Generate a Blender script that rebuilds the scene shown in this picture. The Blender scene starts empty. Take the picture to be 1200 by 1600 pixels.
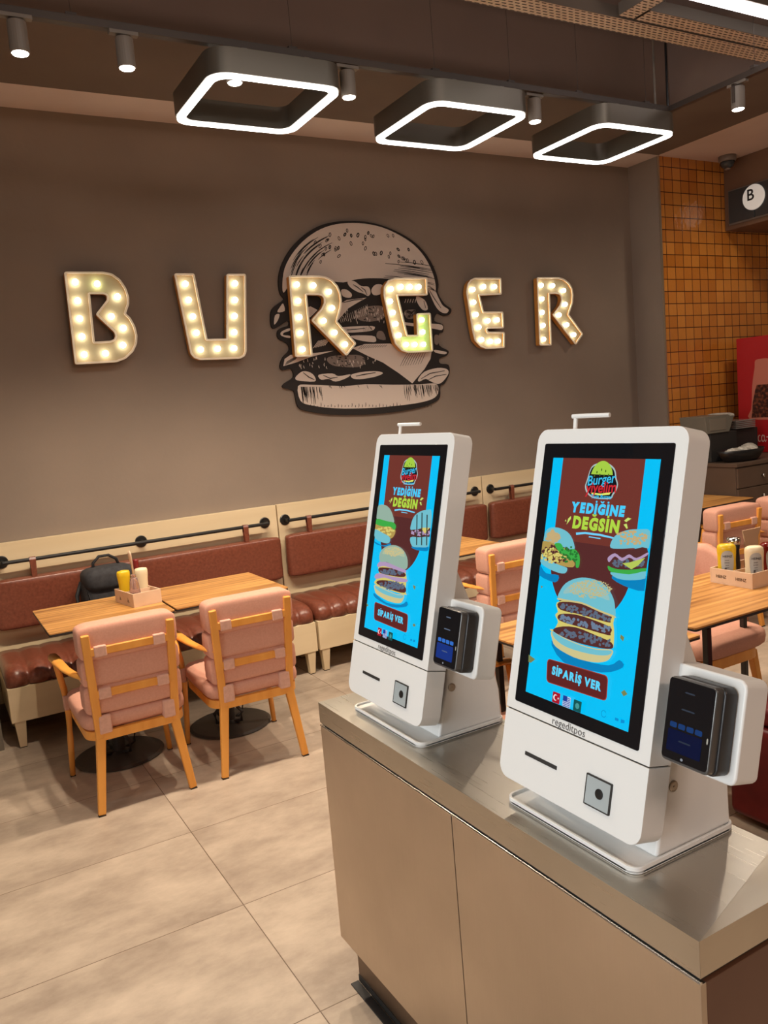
import bpy, bmesh, math, random
import numpy as np
from mathutils import Vector, Matrix
random.seed(7)
S = bpy.context.scene
COL = S.collection
PI = math.pi

# ------------------------------------------------------------------ camera
YAW, PITCH, ROLL, FPX = 0.51099778, -0.12528563, -0.08401641, 1278.29
def cam_axes():
    cy, sy, cp, sp = math.cos(YAW), math.sin(YAW), math.cos(PITCH), math.sin(PITCH)
    fw = Vector((sy*cp, cy*cp, sp)); rt = Vector((cy, -sy, 0)); up = rt.cross(fw)
    c, s = math.cos(ROLL), math.sin(ROLL)
    return rt*c+up*s, up*c-rt*s, fw
RT, UP, FW = cam_axes()
CAM = Vector((0, 0, 1.6))
cd = bpy.data.cameras.new('camera'); cam = bpy.data.objects.new('camera', cd); COL.objects.link(cam)
cam.matrix_world = Matrix((( RT.x, UP.x, -FW.x, CAM.x), (RT.y, UP.y, -FW.y, CAM.y), (RT.z, UP.z, -FW.z, CAM.z), (0,0,0,1)))
cd.sensor_fit = 'VERTICAL'; cd.sensor_height = 36.0; cd.lens = FPX/1600*36.0
cd.clip_start = 0.05
S.camera = cam

# ------------------------------------------------------------------ world, colour, lights
S.view_settings.view_transform = 'Standard'; S.view_settings.look = 'None'
S.view_settings.gamma = 1.0; S.view_settings.use_curve_mapping = False
S.view_settings.exposure = 0.0
w = bpy.data.worlds.new('world'); S.world = w; w.use_nodes = True
w.node_tree.nodes['Background'].inputs[0].default_value = (1, .85, .7, 1)
w.node_tree.nodes['Background'].inputs[1].default_value = 0.05

def lamp(name, kind, loc, energy, color, **k):
    l = bpy.data.lights.new(name, kind); l.energy = energy; l.color = color
    aim = k.pop('aim', None)
    for a, b in k.items(): setattr(l, a, b)
    o = bpy.data.objects.new(name, l); COL.objects.link(o); o.location = loc
    if aim is not None:
        o.rotation_euler = (Vector(aim)-Vector(loc)).to_track_quat('-Z', 'Y').to_euler()
    return o
WARM = (1.0, .83, .64); NEUT = (1.0, .98, .94); PINK = (1.0, .76, .62)
# track spots and linear light, plus added fill lamps
SPOT_XY = [(.522, 3.33), (.905, 3.34), (1.345, 3.35), (1.878, 3.35), (2.955, 3.36), (3.925, 2.9)]
for i, (x, y) in enumerate(SPOT_XY):
    lamp('spot_light', 'SPOT', (x, y, 2.96), 92, WARM, spot_size=2.25, spot_blend=.75, shadow_soft_size=.025, aim=(x, y, 0))
for x, y, e in ((-1.4, 1.6, 30), (-1.6, -.6, 40), (.3, 1.0, 30), (.2, -1.4, 40), (3.2, .6, 28), (4.3, 2.2, 32), (3.2, -1.6, 30)):
    lamp('fill_spot', 'SPOT', (x, y, 3.45), e*2.0, WARM, spot_size=1.75, spot_blend=.7, shadow_soft_size=.06, aim=(x, y, 0))  # added unseen fill for floor and kiosks, no fixtures modelled
for x, y in ((5.75, 3.3), (6.3, 1.4)):
    lamp('fill_spot', 'SPOT', (x, y, 3.38), 48, WARM, spot_size=2.6, spot_blend=.6, shadow_soft_size=.12, aim=(x+.1, y+.5, 0))  # added fill to brighten the tiled wall
lamp('linear_light', 'AREA', (1.9, 2.5, 3.30), 10, NEUT, shape='RECTANGLE', size=3.0, size_y=.08, aim=(1.9, 2.5, 0))
lamp('side_fill', 'AREA', (-2.8, .6, 1.9), 32, (.86, .95, 1.0), shape='RECTANGLE', size=2.6, size_y=1.8, spread=1.5, aim=(2, .9, 1.2))  # added cool fill for the kiosk fronts, no real fitting behind it
lamp('pink_fill', 'AREA', (1.6, -2.2, 3.3), 44, PINK, shape='RECTANGLE', size=2.0, size_y=.5, aim=(1.3, 1.5, 1.0))  # added pinkish fill for the kiosk sides, unseen behind the camera

# ------------------------------------------------------------------ materials
def M(name, col, rough=.6, metal=0, spec=.5, emit=None, es=1.0, coat=0, alpha=1, trans=0):
    m = bpy.data.materials.new(name); m.use_nodes = True
    b = m.node_tree.nodes['Principled BSDF']
    b.inputs['Base Color'].default_value = (*col, 1); b.inputs['Roughness'].default_value = rough
    b.inputs['Metallic'].default_value = metal; b.inputs['Specular IOR Level'].default_value = spec
    b.inputs['Coat Weight'].default_value = coat; b.inputs['Transmission Weight'].default_value = trans
    if emit: b.inputs['Emission Color'].default_value = (*emit, 1); b.inputs['Emission Strength'].default_value = es
    return m
def nodes(m): return m.node_tree.nodes, m.node_tree.links, m.node_tree.nodes['Principled BSDF']
def noisy(name, c1, c2, scale=5, rough=.6, detail=6, bump=0, bscale=None, stretch=(1,1,1), metal=0, spec=.5, lo=.35, hi=.65, coat=0, dist=.01):
    m = M(name, c1, rough, metal, spec, coat=coat); N, L, b = nodes(m)
    tc = N.new('ShaderNodeTexCoord'); mp = N.new('ShaderNodeMapping'); mp.inputs['Scale'].default_value = stretch
    L.new(tc.outputs['Object'], mp.inputs[0])
    n = N.new('ShaderNodeTexNoise'); n.inputs['Scale'].default_value = scale; n.inputs['Detail'].default_value = detail
    L.new(mp.outputs[0], n.inputs['Vector'])
    r = N.new('ShaderNodeValToRGB'); r.color_ramp.elements[0].position = lo; r.color_ramp.elements[1].position = hi
    r.color_ramp.elements[0].color = (*c1, 1); r.color_ramp.elements[1].color = (*c2, 1)
    L.new(n.outputs['Fac'], r.inputs[0]); L.new(r.outputs[0], b.inputs['Base Color'])
    if bump:
        n2 = N.new('ShaderNodeTexNoise'); n2.inputs['Scale'].default_value = bscale or scale*4; n2.inputs['Detail'].default_value = 4
        L.new(mp.outputs[0], n2.inputs['Vector'])
        bp = N.new('ShaderNodeBump'); bp.inputs['Strength'].default_value = bump; bp.inputs['Distance'].default_value = dist
        L.new(n2.outputs['Fac'], bp.inputs['Height']); L.new(bp.outputs[0], b.inputs['Normal'])
    return m
def s2l(*c): return tuple((x/255/12.92 if x/255 <= .04045 else ((x/255+.055)/1.055)**2.4) for x in c)

m_wall = noisy('taupe_plaster', s2l(138,124,112), s2l(146,131,118), 1.6, .75, bump=.08, bscale=30)
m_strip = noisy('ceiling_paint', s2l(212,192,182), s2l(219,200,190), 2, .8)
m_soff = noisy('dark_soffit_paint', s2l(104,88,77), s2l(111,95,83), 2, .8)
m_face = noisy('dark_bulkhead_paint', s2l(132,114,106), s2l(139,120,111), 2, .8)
m_ceil = noisy('concrete_ceiling', s2l(80,74,70), s2l(120,110,104), 6, .9, lo=.3, hi=.7)
m_room = noisy('warm_room_paint', s2l(196,168,140), s2l(204,176,148), 2, .8)
m_board = noisy('cream_board', s2l(216,196,160), s2l(224,205,170), 2, .5, stretch=(.4, 1, 6))
m_leather = noisy('brown_leather', s2l(104,54,40), s2l(132,74,55), 70, .32, bump=.25, bscale=200, dist=.0015, lo=.25, hi=.75)
m_pink = noisy('pink_fabric', s2l(208,152,130), s2l(214,158,136), 120, .85, bump=.2, bscale=260, dist=.001)
m_strap = noisy('pink_strap', s2l(212,164,144), s2l(222,174,154), 60, .8, bump=.2, bscale=260, dist=.001)
m_frame = noisy('yellow_beech', s2l(226,150,62), s2l(240,168,78), 12, .42, stretch=(1,1,.2))
m_black = M('black_metal', (.012,.012,.012), .35)
m_blackm = M('black_matte', (.02,.018,.017), .6)
m_foot = M('dark_glide', (.03,.02,.015), .6)
m_white = M('white_plastic', s2l(226,224,220), .38)
m_glass = M('black_screen_glass', (.006,.007,.009), .06, spec=.6)
m_grey = M('track_grey', s2l(122,112,102), .5)
m_trackd = M('track_dark', s2l(70,60,54), .5)
m_ringbody = M('ring_housing', s2l(96,88,77), .35, .4)
m_ring = M('ring_diffuser', (1,1,1), .5, emit=(1,.97,.9), es=7)
m_lens = M('spot_lens', (1,1,1), .5, emit=(1,.93,.82), es=14)
m_tube = M('linear_diffuser', (1,1,1), .5, emit=(1,.95,.95), es=6)
m_orange = noisy('orange_letter_side', s2l(206,138,62), s2l(216,150,72), 8, .5)
m_lface = M('letter_cream_face', s2l(172,160,128), .5)
m_rim = M('letter_rim', s2l(255,244,220), .45)
m_bulb = M('bulb_glass', (1,1,1), .3, emit=(1,.91,.73), es=14)
m_bulbg = M('green_bulb_glass', (1,1,1), .3, emit=(.9,1,.6), es=13)
m_lgreen = M('letter_green_face', s2l(176,196,130), .5)
m_chrome = M('chrome', (.7,.68,.64), .18, 1)
m_key = M('brushed_lock', s2l(170,160,148), .3, 1)
m_redl = noisy('burgundy_leather', s2l(112,26,28), s2l(128,34,34), 10, .4)
m_cab = noisy('dark_brown_laminate', s2l(86,68,56), s2l(94,75,62), 3, .5)
m_canopy = noisy('brown_canopy', s2l(112,84,64), s2l(120,91,70), 3, .6)
m_caddy = noisy('pale_wood_caddy', s2l(214,180,150), s2l(224,192,162), 10, .7)
m_print = M('brown_print', s2l(92,66,48), .7)
m_bag = noisy('charcoal_canvas', s2l(42,42,46), s2l(54,54,58), 40, .8, bump=.3, bscale=200, dist=.002)
m_bagd = M('black_strap', (.01,.01,.012), .7)
m_mustard = M('mustard_plastic', s2l(222,184,34), .3)
m_mayo = M('mayo_plastic', s2l(232,214,178), .35)
m_ketch = M('ketchup_plastic', s2l(110,18,14), .2)
m_label = M('bottle_label', s2l(176,176,172), .4)
m_lidw = M('bottle_lid', s2l(238,226,200), .4)
m_clear = M('clear_glass', s2l(225,190,180), .08, trans=.75)
m_term = M('terminal_grey', s2l(96,94,92), .3, .5)
m_termd = M('terminal_dark', s2l(52,50,50), .35, .3)
m_base = noisy('table_base_iron', s2l(44,38,34), s2l(58,50,44), 8, .5)
m_dome = M('dome_camera_grey', s2l(128,116,108), .4)
m_binp = M('grey_bin_plastic', s2l(112,108,98), .4)
m_tissue = noisy('crumpled_tissue', s2l(200,196,188), s2l(150,146,138), 30, .8)
m_clearp = M('clear_lid_plastic', s2l(170,165,160), .15, trans=.4)
m_blkp = M('black_basket', (.012,.012,.013), .35)
m_coke = M('cooler_red', s2l(190,28,36), .35)
m_cokew = M('script_cream', s2l(236,206,196), .5)
m_cola = noisy('cola_drink', s2l(52,18,14), s2l(150,80,52), 40, .4, lo=.45, hi=.7)
m_bottle = M('bottle_print_glow', s2l(214,130,110), .4)
m_signblk = M('sign_black_glass', s2l(62,66,68), .12)
m_signwht = M('sign_disc_white', s2l(225,220,210), .5, emit=s2l(225,220,210), es=.35)
m_ink = M('mural_ink', s2l(34,29,28), .7)
m_mgrey = M('mural_paper', s2l(220,206,195), .7)
m_mmid = M('mural_mid_grey', s2l(132,118,110), .7)
m_text = M('grey_lettering', s2l(84,80,80), .5)
m_gap = M('dark_seam', (.02,.018,.016), .6)
m_greyp = M('grey_partition_paint', s2l(120,112,100), .6)

# floor tiles 120 x 60
def floor_mat():
    m = M('stone_tile', (.5,.4,.3), .42, spec=.4); N, L, b = nodes(m)
    g = N.new('ShaderNodeNewGeometry'); sep = N.new('ShaderNodeSeparateXYZ'); L.new(g.outputs['Position'], sep.inputs[0])
    def line(sock, off, per, wd):
        a = N.new('ShaderNodeMath'); a.operation = 'SUBTRACT'; a.inputs[1].default_value = off; L.new(sock, a.inputs[0])
        p = N.new('ShaderNodeMath'); p.operation = 'PINGPONG'; p.inputs[1].default_value = per/2; L.new(a.outputs[0], p.inputs[0])
        c = N.new('ShaderNodeMath'); c.operation = 'LESS_THAN'; c.inputs[1].default_value = wd; L.new(p.outputs[0], c.inputs[0])
        f = N.new('ShaderNodeMath'); f.operation = 'DIVIDE'; f.inputs[1].default_value = per; L.new(a.outputs[0], f.inputs[0])
        fl = N.new('ShaderNodeMath'); fl.operation = 'FLOOR'; L.new(f.outputs[0], fl.inputs[0])
        return c.outputs[0], fl.outputs[0]
    lx, ix = line(sep.outputs[0], .745, 1.2, .0016); ly, iy = line(sep.outputs[1], 1.912, .598, .0016)
    mx = N.new('ShaderNodeMath'); mx.operation = 'MAXIMUM'; L.new(lx, mx.inputs[0]); L.new(ly, mx.inputs[1])
    cmb = N.new('ShaderNodeCombineXYZ'); L.new(ix, cmb.inputs[0]); L.new(iy, cmb.inputs[1])
    wn = N.new('ShaderNodeTexWhiteNoise'); L.new(cmb.outputs[0], wn.inputs['Vector'])
    off = N.new('ShaderNodeVectorMath'); off.operation = 'SCALE'; L.new(wn.outputs['Color'], off.inputs[0]); off.inputs['Scale'].default_value = 20
    add = N.new('ShaderNodeVectorMath'); add.operation = 'ADD'; L.new(g.outputs['Position'], add.inputs[0]); L.new(off.outputs[0], add.inputs[1])
    mp = N.new('ShaderNodeMapping'); mp.inputs['Scale'].default_value = (1, 1.7, 1); L.new(add.outputs[0], mp.inputs[0])
    n = N.new('ShaderNodeTexNoise'); n.inputs['Scale'].default_value = 3.2; n.inputs['Detail'].default_value = 9; n.inputs['Roughness'].default_value = .66
    L.new(mp.outputs[0], n.inputs['Vector'])
    r = N.new('ShaderNodeValToRGB'); e = r.color_ramp.elements
    e[0].position = .3; e[0].color = (*s2l(148,132,117), 1); e[1].position = .68; e[1].color = (*s2l(194,177,158), 1)
    L.new(n.outputs['Fac'], r.inputs[0])
    mix = N.new('ShaderNodeMix'); mix.data_type = 'RGBA'; L.new(mx.outputs[0], mix.inputs['Factor'])
    L.new(r.outputs[0], mix.inputs['A']); mix.inputs['B'].default_value = (*s2l(104,86,70), 1)
    L.new(mix.outputs['Result'], b.inputs['Base Color'])
    return m
m_floor = floor_mat()
def tile_mat():
    m = M('orange_glazed_tile', (.5,.2,.03), .12, spec=.9); N, L, b = nodes(m)
    tc = N.new('ShaderNodeTexCoord'); sep = N.new('ShaderNodeSeparateXYZ'); L.new(tc.outputs['Object'], sep.inputs[0])
    c = N.new('ShaderNodeCombineXYZ'); L.new(sep.outputs[0], c.inputs[0]); L.new(sep.outputs[2], c.inputs[1])
    k = N.new('ShaderNodeTexBrick'); k.offset = 0; k.inputs['Scale'].default_value = 1
    k.inputs['Brick Width'].default_value = .098; k.inputs['Row Height'].default_value = .098; k.inputs['Mortar Size'].default_value = .0034
    k.inputs['Color1'].default_value = (*s2l(196,120,46), 1); k.inputs['Color2'].default_value = (*s2l(220,146,64), 1); k.inputs['Mortar'].default_value = (*s2l(78,44,26), 1)
    k.inputs['Bias'].default_value = 0
    L.new(c.outputs[0], k.inputs['Vector']); L.new(k.outputs['Color'], b.inputs['Base Color'])
    n = N.new('ShaderNodeTexNoise'); n.inputs['Scale'].default_value = 22; n.inputs['Detail'].default_value = 3; L.new(tc.outputs['Object'], n.inputs['Vector'])
    bp = N.new('ShaderNodeBump'); bp.inputs['Strength'].default_value = .5; bp.inputs['Distance'].default_value = .008
    L.new(n.outputs['Fac'], bp.inputs['Height'])
    bp2 = N.new('ShaderNodeBump'); bp2.inputs['Strength'].default_value = .6; bp2.inputs['Distance'].default_value = .004; bp2.invert = True
    L.new(k.outputs['Fac'], bp2.inputs['Height']); L.new(bp.outputs[0], bp2.inputs['Normal']); L.new(bp2.outputs[0], b.inputs['Normal'])
    return m
m_tile = tile_mat()
def wood_mat():
    m = M('striped_oak_laminate', (.5,.3,.1), .38); N, L, b = nodes(m)
    tc = N.new('ShaderNodeTexCoord'); mp = N.new('ShaderNodeMapping'); mp.inputs['Scale'].default_value = (.55, 16, 16); L.new(tc.outputs['Object'], mp.inputs[0])
    n = N.new('ShaderNodeTexNoise'); n.inputs['Scale'].default_value = 2.2; n.inputs['Detail'].default_value = 5; L.new(mp.outputs[0], n.inputs['Vector'])
    r = N.new('ShaderNodeValToRGB'); e = r.color_ramp.elements
    e[0].position = .32; e[0].color = (*s2l(124,78,38), 1); e[1].position = .62; e[1].color = (*s2l(208,154,88), 1)
    x = r.color_ramp.elements.new(.48); x.color = (*s2l(182,128,68), 1)
    L.new(n.outputs['Fac'], r.inputs[0]); L.new(r.outputs[0], b.inputs['Base Color']); return m
m_wood = wood_mat()
def steel_mat(name, c1, c2, rough, stretch):
    m = noisy(name, c1, c2, 2.5, rough, stretch=(1,1,1), metal=1, detail=5); N, L, b = nodes(m)
    tc = N.new('ShaderNodeTexCoord'); mp = N.new('ShaderNodeMapping'); mp.inputs['Scale'].default_value = stretch; L.new(tc.outputs['Object'], mp.inputs[0])
    n = N.new('ShaderNodeTexNoise'); n.inputs['Scale'].default_value = 6; n.inputs['Detail'].default_value = 6; L.new(mp.outputs[0], n.inputs['Vector'])
    mr = N.new('ShaderNodeMapRange'); mr.inputs['To Min'].default_value = rough-.06; mr.inputs['To Max'].default_value = rough+.1
    L.new(n.outputs['Fac'], mr.inputs['Value']); L.new(mr.outputs[0], b.inputs['Roughness']); b.inputs['Anisotropic'].default_value = .3
    return m
m_steel = steel_mat('brushed_steel_panel', s2l(190,174,156), s2l(204,188,170), .38, (60, 60, 1))
m_steelt = steel_mat('brushed_steel_top', s2l(178,172,162), s2l(196,190,180), .28, (60, 1, 60))
m_steelt2 = steel_mat('brushed_steel_lit_end', s2l(196,184,166), s2l(210,200,184), .36, (1, 60, 60))
m_steele = M('steel_edge', s2l(215,208,196), .25, 1)
m_steelk = steel_mat('dark_steel_plinth', s2l(120,104,90), s2l(140,122,106), .45, (60, 60, 1))
def perf_mat():
    m = M('perforated_galvanised', s2l(226,206,184), .45, .2); N, L, b = nodes(m)
    tc = N.new('ShaderNodeTexCoord')
    k = N.new('ShaderNodeTexBrick'); k.offset = .5; k.inputs['Scale'].default_value = 1
    k.inputs['Brick Width'].default_value = .04; k.inputs['Row Height'].default_value = .021; k.inputs['Mortar Size'].default_value = .0075
    k.inputs['Mortar Smooth'].default_value = .1
    L.new(tc.outputs['Object'], k.inputs['Vector'])
    t = N.new('ShaderNodeBsdfTransparent'); mx = N.new('ShaderNodeMixShader'); o = N['Material Output']
    mt = N.new('ShaderNodeMath'); mt.operation = 'GREATER_THAN'; mt.inputs[1].default_value = .5; L.new(k.outputs['Fac'], mt.inputs[0])
    L.new(mt.outputs[0], mx.inputs[0]); L.new(t.outputs[0], mx.inputs[1]); L.new(b.outputs[0], mx.inputs[2]); L.new(mx.outputs[0], o.inputs['Surface'])
    return m
m_perf = perf_mat()
_em = {}
def EM(r, g, b, s=1.0):
    k = (r, g, b, s)
    if k not in _em:
        m = M('screen_colour', (0,0,0), .25, emit=s2l(r, g, b), es=s, spec=.3); _em[k] = m
    return _em[k]

# ------------------------------------------------------------------ mesh helpers
def obj(name, bm, mats, parent=None, bevel=0, seg=2, smooth=False, loc=None, kind=None, angle=35):
    if isinstance(bm, bmesh.types.BMesh):
        me = bpy.data.meshes.new(name); bmesh.ops.recalc_face_normals(bm, faces=bm.faces); bm.to_mesh(me); bm.free()
    else: me = bm
    me.name = name
    if not isinstance(mats, (list, tuple)): mats = [mats]
    me.materials.clear()
    for m in mats: me.materials.append(m)
    o = bpy.data.objects.new(name, me); COL.objects.link(o)
    if parent: o.parent = parent
    if loc: o.location = loc
    if smooth:
        for p in me.polygons: p.use_smooth = True
    if bevel:
        b = o.modifiers.new('bevel', 'BEVEL'); b.width = bevel; b.segments = seg; b.limit_method = 'ANGLE'; b.angle_limit = math.radians(angle); b.harden_normals = True
    if kind: o['kind'] = kind
    return o
def thing(name, label, cat, loc=(0,0,0), rz=0, group=None):
    o = bpy.data.objects.new(name, None); COL.objects.link(o); o.empty_display_size = .1
    o.location = loc; o.rotation_euler = (0,0,rz); tag(o, label, cat, group); return o
def tag(o, label, cat, group=None):
    o['label'] = label; o['category'] = cat
    if group: o['group'] = group
    return o
def copy_tree(o, parent=None):
    c = o.copy(); COL.objects.link(c); c.parent = parent
    if parent: c.matrix_parent_inverse = o.matrix_parent_inverse
    for ch in list(o.children): copy_tree(ch, c)
    return c
def B(): return bmesh.new()
def box(bm, x0, x1, y0, y1, z0, z1, mi=0, mat=None):
    vs = [bm.verts.new(p) for p in ((x0,y0,z0),(x1,y0,z0),(x1,y1,z0),(x0,y1,z0),(x0,y0,z1),(x1,y0,z1),(x1,y1,z1),(x0,y1,z1))]
    if mat is not None:
        for v in vs: v.co = mat @ v.co
    for f in ((0,3,2,1),(4,5,6,7),(0,1,5,4),(1,2,6,5),(2,3,7,6),(3,0,4,7)):
        bm.faces.new([vs[i] for i in f]).material_index = mi
    return bm
def bx(*a, **k): return box(B(), *a, **k)
def beam(bm, p0, p1, w0, d0, w1=None, d1=None, up=(0,1,0)):
    """rectangular bar; w along side axis, d along up-ish axis"""
    w1 = w1 or w0; d1 = d1 or d0
    p0, p1 = Vector(p0), Vector(p1); t = (p1-p0).normalized(); s = t.cross(Vector(up)).normalized(); u = s.cross(t)
    vs = []
    for p, w_, d_ in ((p0, w0, d0), (p1, w1, d1)):
        for a, b in ((-1,-1),(1,-1),(1,1),(-1,1)): vs.append(bm.verts.new(p+s*a*w_/2+u*b*d_/2))
    for f in ((0,1,2,3),(7,6,5,4),(0,4,5,1),(1,5,6,2),(2,6,7,3),(3,7,4,0)): bm.faces.new([vs[i] for i in f])
    return bm
def tube(bm, pts, r, n=12, flat=1.0, up=(0,0,1), caps=True):
    pts = [Vector(p) for p in pts]; rs = r if isinstance(r, (list, tuple)) else [r]*len(pts); rings = []
    for i, p in enumerate(pts):
        t = (pts[min(i+1, len(pts)-1)]-pts[max(i-1, 0)]).normalized()
        s = t.cross(Vector(up))
        if s.length < 1e-4: s = t.cross(Vector((1,0,0)))
        s.normalize(); u = s.cross(t)
        rings.append([bm.verts.new(p+(s*math.cos(a)+u*math.sin(a)*flat)*rs[i]) for a in [2*PI*k/n for k in range(n)]])
    for a, b in zip(rings, rings[1:]):
        for k in range(n): bm.faces.new((a[k], a[(k+1)%n], b[(k+1)%n], b[k]))
    if caps: bm.faces.new(rings[0][::-1]); bm.faces.new(rings[-1])
    return bm
def lathe(bm, prof, c=(0,0,0), n=24, sx=1, sy=1):
    rings = []
    for r, z in prof:
        rings.append([bm.verts.new((c[0]+r*sx*math.cos(2*PI*k/n), c[1]+r*sy*math.sin(2*PI*k/n), c[2]+z)) for k in range(n)])
    for a, b in zip(rings, rings[1:]):
        for k in range(n): bm.faces.new((a[k], a[(k+1)%n], b[(k+1)%n], b[k]))
    bm.faces.new(rings[0][::-1]); bm.faces.new(rings[-1]); return bm
def pillow(bm, c, s, e=.35, nu=28, nv=16, e2=None):
    """superellipsoid cushion, s = full sizes; thickness axis z"""
    e2 = e2 or e
    f = lambda v, p: math.copysign(abs(v)**p, v)
    rows = []
    for j in range(nv+1):
        ph = -PI/2+PI*j/nv; row = []
        for i in range(nu):
            th = 2*PI*i/nu
            row.append(Vector((c[0]+s[0]/2*f(math.cos(ph), e2)*f(math.cos(th), e), c[1]+s[1]/2*f(math.cos(ph), e2)*f(math.sin(th), e), c[2]+s[2]/2*f(math.sin(ph), e2))))
        rows.append(row)
    b0 = bm.verts.new(rows[0][0]); b1 = bm.verts.new(rows[-1][0])
    V = [[bm.verts.new(p) for p in r] for r in rows[1:-1]]
    for a, b in zip(V, V[1:]):
        for k in range(nu): bm.faces.new((a[k], a[(k+1)%nu], b[(k+1)%nu], b[k]))
    for k in range(nu):
        bm.faces.new((b0, V[0][(k+1)%nu], V[0][k])); bm.faces.new((b1, V[-1][k], V[-1][(k+1)%nu]))
    return bm
def rrect(x0, x1, y0, y1, r, n=5):
    out = []
    for cx, cy, a0 in ((x1-r, y1-r, 0), (x0+r, y1-r, PI/2), (x0+r, y0+r, PI), (x1-r, y0+r, 1.5*PI)):
        for k in range(n+1): a = a0+PI/2*k/n; out.append((cx+r*math.cos(a), cy+r*math.sin(a)))
    return out
def round_poly(pts, r=.01, n=4):
    out = []; m = len(pts)
    for i in range(m):
        p = Vector(pts[i]); a = Vector(pts[i-1])-p; b = Vector(pts[(i+1)%m])-p
        k = min(r, a.length*.45, b.length*.45)
        if r <= 0: out.append(tuple(p)); continue
        s, e = p+a.normalized()*k, p+b.normalized()*k
        for j in range(n+1):
            t = j/n; q = s*(1-t)**2+p*2*t*(1-t)+e*t*t; out.append((q.x, q.y))
    return out
def smooth_closed(pts, n=4):
    P = [Vector(p) for p in pts]; out = []; m = len(P)
    for i in range(m):
        a, b, c, d = P[i-1], P[i], P[(i+1)%m], P[(i+2)%m]
        for j in range(n):
            t = j/n
            q = .5*((2*b)+(c-a)*t+(2*a-5*b+4*c-d)*t*t+(3*b-a-3*c+d)*t**3); out.append((q.x, q.y))
    return out
def fill(loops, th=0.0):
    """filled flat region (first loop outer, other loops holes) in XY, thickness th along +z from 0"""
    cu = bpy.data.curves.new('t', 'CURVE'); cu.dimensions = '2D'; cu.fill_mode = 'BOTH' if th else 'FRONT'
    for lp in loops:
        s = cu.splines.new('POLY'); s.points.add(len(lp)-1); s.use_cyclic_u = True
        for q, p in zip(s.points, lp): q.co = (p[0], p[1], 0, 1)
    if th: cu.extrude = th/2
    o = bpy.data.objects.new('t', cu); me = bpy.data.meshes.new_from_object(o)
    bpy.data.objects.remove(o); bpy.data.curves.remove(cu)
    if th:
        me.transform(Matrix.Translation((0,0,th/2)))
        bm = bmesh.new(); bm.from_mesh(me); bmesh.ops.remove_doubles(bm, verts=bm.verts, dist=1e-6)
        bmesh.ops.dissolve_limit(bm, angle_limit=.01, verts=bm.verts, edges=bm.edges)
        bmesh.ops.recalc_face_normals(bm, faces=bm.faces); bm.to_mesh(me); bm.free()
        me.set_sharp_from_angle(angle=math.radians(35))
    return me
def text_mesh(body, size=1, bold=0, shear=0, align='CENTER', space=1.0, ext=0):
    cu = bpy.data.curves.new('t', 'FONT'); cu.body = body; cu.size = size; cu.offset = bold; cu.shear = shear
    cu.align_x = align; cu.align_y = 'CENTER'; cu.space_character = space; cu.resolution_u = 3; cu.extrude = ext
    o = bpy.data.objects.new('t', cu); me = bpy.data.meshes.new_from_object(o)
    bpy.data.objects.remove(o); bpy.data.curves.remove(cu); return me
def join(meshes, mis=None):
    bm = B()
    for i, me in enumerate(meshes):
        n0 = len(bm.faces); bm.from_mesh(me); bm.faces.ensure_lookup_table()
        for f in bm.faces[n0:]: f.material_index = mis[i] if mis else 0
        bpy.data.meshes.remove(me)
    return bm
def strokes(bm, pts, w, z=0, taper=True, closed=False):
    """flat brush stroke in XY"""
    P = [Vector((p[0], p[1])) for p in pts]; n = len(P); L, R_ = [], []
    for i, p in enumerate(P):
        if closed: t = (P[(i+1)%n]-P[i-1])
        else: t = P[min(i+1, n-1)]-P[max(i-1, 0)]
        if t.length < 1e-9: t = Vector((1,0))
        t.normalize(); s = Vector((-t.y, t.x)); k = 1
        if taper and not closed: k = .25+.75*math.sin(PI*(i+.35)/(n-.3))
        L.append(bm.verts.new((p.x+s.x*w*k/2, p.y+s.y*w*k/2, z))); R_.append(bm.verts.new((p.x-s.x*w*k/2, p.y-s.y*w*k/2, z)))
    for i in range(n if closed else n-1):
        j = (i+1)%n; bm.faces.new((L[i], R_[i], R_[j], L[j]))
    return bm
# matrices: XY art plane -> wall plane (x, z), thickness towards the viewer (-y)
def wallM(y): return Matrix(((1,0,0,0),(0,0,-1,y),(0,1,0,0),(0,0,0,1)))
def px_wall(px, py, y):
    d = RT*((px-600)/FPX)+UP*((800-py)/FPX)+FW; p = CAM+d*(y/d.y); return (p.x, p.z)

# ------------------------------------------------------------------ the room
WY = 5.07
def struct(name, bm, m, **k): return obj(name, bm, m, kind='structure', **k)
struct('floor', bx(-3, 9, -4, 5.3, -.1, 0), m_floor)
struct('wall_back', bx(-3, 5.43, WY, WY+.2, 0, 3.41), m_wall)
struct('wall_pier', bx(5.43, 5.63, 4.76, WY+.2, 0, 3.41), m_wall)
struct('wall_tiled', bx(5.432, 9, 4.752, 4.95, 0, 3.41), m_tile)
struct('trim_1', bx(5.424, 5.436, 4.744, 4.754, 0, 3.41), M('metal_corner_trim', s2l(200,184,160), .3, .8))
struct('wall_left', bx(-3.2, -3, -4, 5.3, 0, 4.3), m_room)
struct('wall_front', bx(-3, 9, -4.2, -4, 0, 4.3), m_room)
struct('wall_right', bx(9, 9.2, -4, 5.3, 0, 4.3), m_room)
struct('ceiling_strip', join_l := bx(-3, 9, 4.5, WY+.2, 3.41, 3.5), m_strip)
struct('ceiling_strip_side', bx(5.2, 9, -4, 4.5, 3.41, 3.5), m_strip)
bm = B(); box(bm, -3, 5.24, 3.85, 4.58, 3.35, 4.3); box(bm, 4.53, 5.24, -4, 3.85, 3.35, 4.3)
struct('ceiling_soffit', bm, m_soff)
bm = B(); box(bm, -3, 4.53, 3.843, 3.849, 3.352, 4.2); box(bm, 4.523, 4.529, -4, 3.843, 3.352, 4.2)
struct('trim_2', bm, m_face)
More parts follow.
